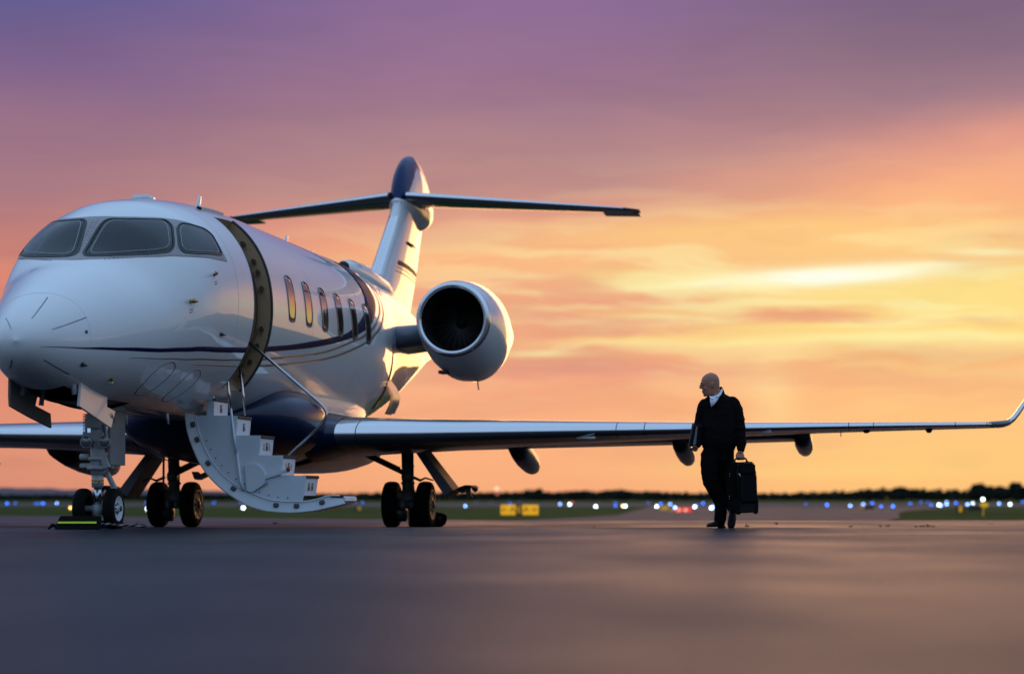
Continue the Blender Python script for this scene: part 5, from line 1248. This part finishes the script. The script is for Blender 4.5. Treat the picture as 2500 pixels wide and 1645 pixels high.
SY = mat('lit_sign_yellow', (.75, .42, .01), .5, emit=(1.0, .46, .008), estr=.62); SK = mat('sign_black', (.012, .012, .012), .5); SKY = mat('lit_letter_yellow', (.6, .4, .02), .5, emit=(1.0, .48, .01), estr=.45); INK = mat('sign_ink', (.02, .02, .02), .6)
SR = mat('lit_sign_red', (.5, .02, .01), .5, emit=(1.0, .05, .02), estr=.75); SWT = mat('lit_letter_white', (.7, .7, .7), .5, emit=(1.0, .62, .48), estr=.8); SYD = mat('dim_sign_yellow', (.55, .33, .02), .5, emit=(1.0, .5, .01), estr=.30)
sign('taxiway_sign', 1268.5, 1232, 1256, 130, 92, [(.40, SY, '\u2190A', INK, 0), (.17, SK, 'E', SKY, 0), (.43, SY, 'A\u2192', INK, 0)], 'wide lit yellow taxiway sign with a black panel in its middle')
sign('taxiway_sign', 1622.5, 1234.5, 1245, 190, 17, [(1, SYD, '', INK, 0)], 'small blurred yellow sign left of the red one')
sign('taxiway_sign', 1640, 1240, 1251, 165, 10, [(1, mat('amber_sign', (.4, .25, .02), .5, emit=(1, .5, .01), estr=.16), '', INK, 0)], 'dim amber panel at the left end of the red sign')
rsn = sign('runway_sign', 1667, 1238.5, 1250.5, 160, 43, [(1, SR, '', SWT, 0)], 'lit red sign with pale lettering beside the walking man')
mb = MB()
for x0 in (-.36, -.30, -.22, .12, .19, .27):   # blurred pale characters, too soft in the photo to read
    mb.box((x0, -.14, .145), (.035, .01, .20)); mb.box((x0 + .02, -.14, .228), (.05, .01, .035)); mb.box((x0 + .02, -.14, .062), (.05, .01, .035))
mb.build('lettering', SWT, rsn)
sign('taxiway_sign', 2104, 1236, 1241.5, 185, 11, [(1, mat('amber_sign', (.4, .25, .02), .5, emit=(1, .5, .01), estr=.16), '', INK, 0)], 'tiny amber panel at the left end of the low dark board')
sign('marker_board', 2122, 1234, 1241.5, 186, 22, [(1, SK, '', INK, 0)], 'low dark marker board on the taxiway edge right of the suitcase')
sign('taxiway_sign', 2344, 1235, 1249, 135, 20, [(.3, SK, '', INK, 0), (.42, SYD, '', INK, 0), (.28, SK, '', INK, 0)], 'black sign with one yellow panel on the right hand grass')
sign('signboard', 2380, 1234.5, 1246, 150, 34, [(1, SK, '', INK, 0)], 'long unlit black signboard left of the round yellow sign')
sign('taxiway_sign', 873, 1236, 1245, 170, 15, [(.5, mat('sign_teal', (.02, .04, .05), .5), '', INK, 0), (.5, mat('amber_sign', (.4, .25, .02), .5, emit=(1, .5, .01), estr=.16), '', INK, 0)], 'faint amber and dark sign between the airstair and near main wheels')
Yr = 110.; k_ = 5475. / Yr; g_ = gz(Yr); zc_ = EYE - (1232.5 - 1217) / k_ - g_
rs = empty('round_sign', (gpt(2403, Yr), Yr, g_)); tag(rs, 'round yellow marker sign on a thin yellow post at the right', 'sign')
mb = MB(); mb.tube([(-.05, 0, -.1), (-.05, 0, zc_)], .022, 8); mb.build('post', SYD, rs)
mb = MB(); mb.loft([[(.20 * math.cos(a) * s_, y_, zc_ + .125 * math.sin(a) * s_) for a in [2 * math.pi * q / 24 for q in range(24)]] for y_, s_ in ((-.08, .92), (-.05, 1), (.05, 1), (.08, .92))]); mb.build('disc', mat('round_yellow', (.75, .45, .01), .5, emit=(1, .5, .005), estr=.35), rs)
# pale parked things far across the field (right of the near main wheels)
for i, (px, lab) in enumerate(((1163, 'faint pale marker far beyond the near main wheels, leftmost of four'), (1199, 'faint pale marker far across the field, second of four'), (1239, 'faint pale marker far behind the left end of the yellow sign'), (1268, 'faint pale marker far behind the middle of the yellow sign'))):
    Y = 560.; mb = MB(); mb.box((0, 0, .25), (.95, .4, .5), None, .8); mb.box((0, 0, -.02), (1.05, .5, .08)); tag(mb.build('field_marker', mat('pale_marker', (.16, .20, .22), .6), None, (gpt(px, Y), Y, gz(Y))), lab, 'marker', 'pale markers far across the field')

# ---- joints and a crack in the apron
JOINT = ground_mat('joint_filler', (.009, .010, .011), .8, .03, .3, .5)
def joint(pts, w):
    mb = MB(); rows = []
    for i, (x, y) in enumerate(pts):
        a, b = pts[max(0, i - 1)], pts[min(len(pts) - 1, i + 1)]; d = Vector((b[0] - a[0], b[1] - a[1])).normalized(); n_ = Vector((-d.y, d.x)) * w / 2
        rows.append([(x - n_.x, y - n_.y, gz(y - n_.y) + .004), (x + n_.x, y + n_.y, gz(y + n_.y) + .004)])
    mb.grid(rows); return tag(mb.build('apron_joint', JOINT), kind='structure')
for Yj in (31.1, 37.3): joint([(-16 + k * 2, y_) for k, y_ in enumerate(np.linspace(Yj, Yj + .5, 18))], .04)
# ---- weeds on the apron joints
def weed(x, Y, h, label, n=9):
    mb = MB()
    for q in range(n):
        a = rng.uniform(0, 6.28); l = h * .45 * rng.uniform(.6, 1.1); d = Vector((math.cos(a), math.sin(a), 0)); s_ = d.cross(Vector((0, 0, 1))) * (.004 + .05 * h * rng.rand())
        p0 = Vector((rng.uniform(-.03, .03), rng.uniform(-.03, .03), 0)); p1 = p0 + d * l * .35 + Vector((0, 0, l * .75)); p2 = p0 + d * l * .8 + Vector((0, 0, l * .85))
        mb.add([p0 - s_ * .4, p0 + s_ * .4, p1 + s_, p1 - s_, p2], [(0, 1, 2, 3), (3, 2, 4)])
    tag(mb.build('weed', mat('weed_green', (.025, .03, .012), .8), None, (x, Y, gz(Y))), label, 'weed', 'weeds growing in the apron joints')
for (px, Y, h, lab) in [(1823, 33, .11, 'small weed on the apron right of the suitcase'), (1896, 36, .10, 'small weed second to the right of the suitcase'), (2076, 29, .06, 'tiny weed on the joint below the right hand taxiway'), (2152, 32, .08, 'weed where the crack meets the right grass corner'), (2166, 32.5, .09, 'taller weed where the crack meets the right grass corner'),
    (2236, 31, .07, 'leftmost weed of the scattered row on the right apron'), (2250, 31, .06, 'second weed of the scattered row on the right apron'), (2258, 30.5, .08, 'third weed of the scattered row on the right apron'), (2266, 31.5, .10, 'fourth and tallest weed of the right apron row'), (2275, 30.6, .06, 'fifth weed of the scattered row on the right apron'), (2282, 31, .05, 'last weed of the scattered row on the right apron'), (2418, 36, .06, 'weed near the right edge below the round sign'), (1453, 27.5, .04, 'tiny weed on the apron left of the walking man'), (672, 37, .08, 'weed below the airstair on the far apron')]:
    weed(gpt(px, Y), Y, h, lab)

# ---- far trees and hills
TREE = mat('far_foliage', (.018, .022, .012), .95, var=.45, vscale=.12)
BARK = mat('bark', (.03, .024, .02), .9)
def crown(mb, c, rx, rz, n, leaf):
    for _ in range(n):
        v = Vector(rng.normal(size=3)); v.normalize(); r = rng.rand() ** .4
        p = Vector((c[0] + v.x * rx * r, c[1] + v.y * rx * r, c[2] + v.z * rz * r)); a = Vector(rng.normal(size=3)).normalized(); b = a.orthogonal().normalized(); s = leaf * rng.uniform(.6, 1.4)
        q = a.cross(b); mb.add([p + b * s, p + q * s * .8, p - b * s, p - q * s * .8], [(0, 1, 2, 3)])
prof_px = [-400, 0, 260, 300, 700, 880, 1000, 1100, 1200, 1270, 1310, 1350, 1430, 1512, 1560, 1640, 1700, 1780, 1860, 1930, 1990, 2080, 2130, 2200, 2240, 2300, 2360, 2480, 2900, 4200]
prof_py = [1207, 1207, 1206, 1207, 1206, 1203, 1199, 1200, 1199, 1200, 1193, 1199, 1197, 1195, 1199, 1200, 1203, 1202, 1203, 1203, 1200, 1197, 1193, 1188, 1194, 1193, 1194, 1190, 1190, 1196]
YT = 1500.
mb = MB(); x = gpt(-420, YT)
while x < gpt(6200, YT):
    px = 1250 + 5475 * x / YT; top_ = (1219.6 - float(np.interp(px, prof_px, prof_py))) * YT / 5475; top_ *= rng.uniform(.82, 1.12)
    r = rng.uniform(1.8, 3.4)
    crown(mb, (x, YT + rng.uniform(-8, 8), gz(YT) + top_ * .5), r, top_ * .5, 70, 1.15)
    x += r * .5
tag(mb.build('treeline', TREE), 'dark mass of woodland along the far edge of the airfield', 'woodland', kind='stuff')
def far_tree(px, py, w, Y, label):
    g = gz(Y); top_ = EYE - (py - 1217) * Y / 5475 - g; r = w * Y / 5475 / 2; root = empty('tree', (gpt(px, Y), Y, g)); tag(root, label, 'tree', 'trees standing out of the far woodland')
    mb = MB(); mb.tube([(0, 0, -.2), (.1, 0, top_ * .3), (-.1, 0, top_ * .6)], [.35, .25, .1], 8); mb.tube([(.05, 0, top_ * .35), (r * .5, .2, top_ * .62)], [.16, .06], 6); mb.tube([(.0, 0, top_ * .4), (-r * .5, -.2, top_ * .68)], [.16, .06], 6); mb.build('trunk', BARK, root)
    mb = MB()
    for q in range(9):
        a = rng.uniform(0, 6.28); rr = rng.uniform(.1, .62) * r; crown(mb, (rr * math.cos(a), rr * math.sin(a), top_ * rng.uniform(.3, .8)), r * .5, top_ * .2, 90, .6)
    crown(mb, (0, 0, top_ * .48), r * .95, top_ * .46, 300, .65); mb.build('crown', TREE, root)
for a in [(1316, 1191, 26, 1150, 'rounded tree above the woodland right of the yellow sign'), (1512, 1194, 22, 1150, 'low tree above the woodland left of the walking man'), (1600, 1199, 30, 1150, 'broad low tree in the woodland behind the red sign'), (2200, 1186, 40, 1050, 'broad domed tree in the right woodland, left of the taller group'), (2120, 1193, 34, 1050, 'low broad tree next left of the domed one'), (2386, 1178, 40, 900, 'tall tree at the left end of the right hand group'), (2414, 1185, 44, 900, 'shorter tree second in the right hand group'), (2444, 1185, 40, 900, 'middle tree of the right hand group'), (2482, 1174, 42, 900, 'tallest tree near the right edge'), (2512, 1184, 44, 900, 'tree cut by the right edge of the photo'), (985, 1198, 30, 1150, 'low tree behind the near main wheels')]: far_tree(*a)
hill_px = [-900, -300, 0, 40, 80, 120, 160, 220, 300, 400, 480, 560, 640, 760, 900, 1000]
hill_py = [1196, 1192, 1190, 1190, 1191, 1191, 1194, 1197, 1196, 1193, 1195, 1199, 1200, 1203, 1210, 1221]
YH = 5200.; mb = MB(); rows = []
hx_ = np.linspace(-900, 1000, 120)
for d, f in ((0, 0.0), (250, .45), (500, .8), (800, 1.0), (1300, .6), (2000, 0)):
    rows.append([((p - 1250) / 5475 * YH, YH - 800 + d, -1.5 + max(0, f * ((1219 - float(np.interp(p, hill_px, hill_py))) * YH / 5475 + .9 * math.sin(p * .11) + .5 * math.sin(p * .31))) ) for p in hx_])
mb.grid(rows); tag(mb.build('hills', mat('far_hill_haze', (.044, .036, .054), .95, var=.2, vscale=.004)), kind='structure')  # purple-grey base colour stands in for distance haze
# hills and woodland beyond the right of the frame, mirrored in the glossy fuselage side
mb = MB(); rows = []
for d, f in ((0, 0.0), (200, .5), (450, 1.0), (900, .6), (1400, 0)):
    rows.append([((2600 + d) * math.sin(R(az_)), (2600 + d) * math.cos(R(az_)), -1.5 + f * (46 + float(np.interp(az_, [50, 100, 250, 330], [0, 220, 220, 0])) + 26 * math.sin(az_ * .21 + .6) + 10 * math.sin(az_ * .9) + 5 * math.sin(az_ * 2.3)) * min(1, (az_ - 19) / 10, (345 - az_) / 10)) for az_ in np.linspace(19, 345, 330)])  # ridge behind the camera is unseen, raised to block low sky light
mb.grid(rows); tag(mb.build('hills', mat('unseen_hill', (.035, .034, .030), .95, var=.25, vscale=.006)), kind='structure')
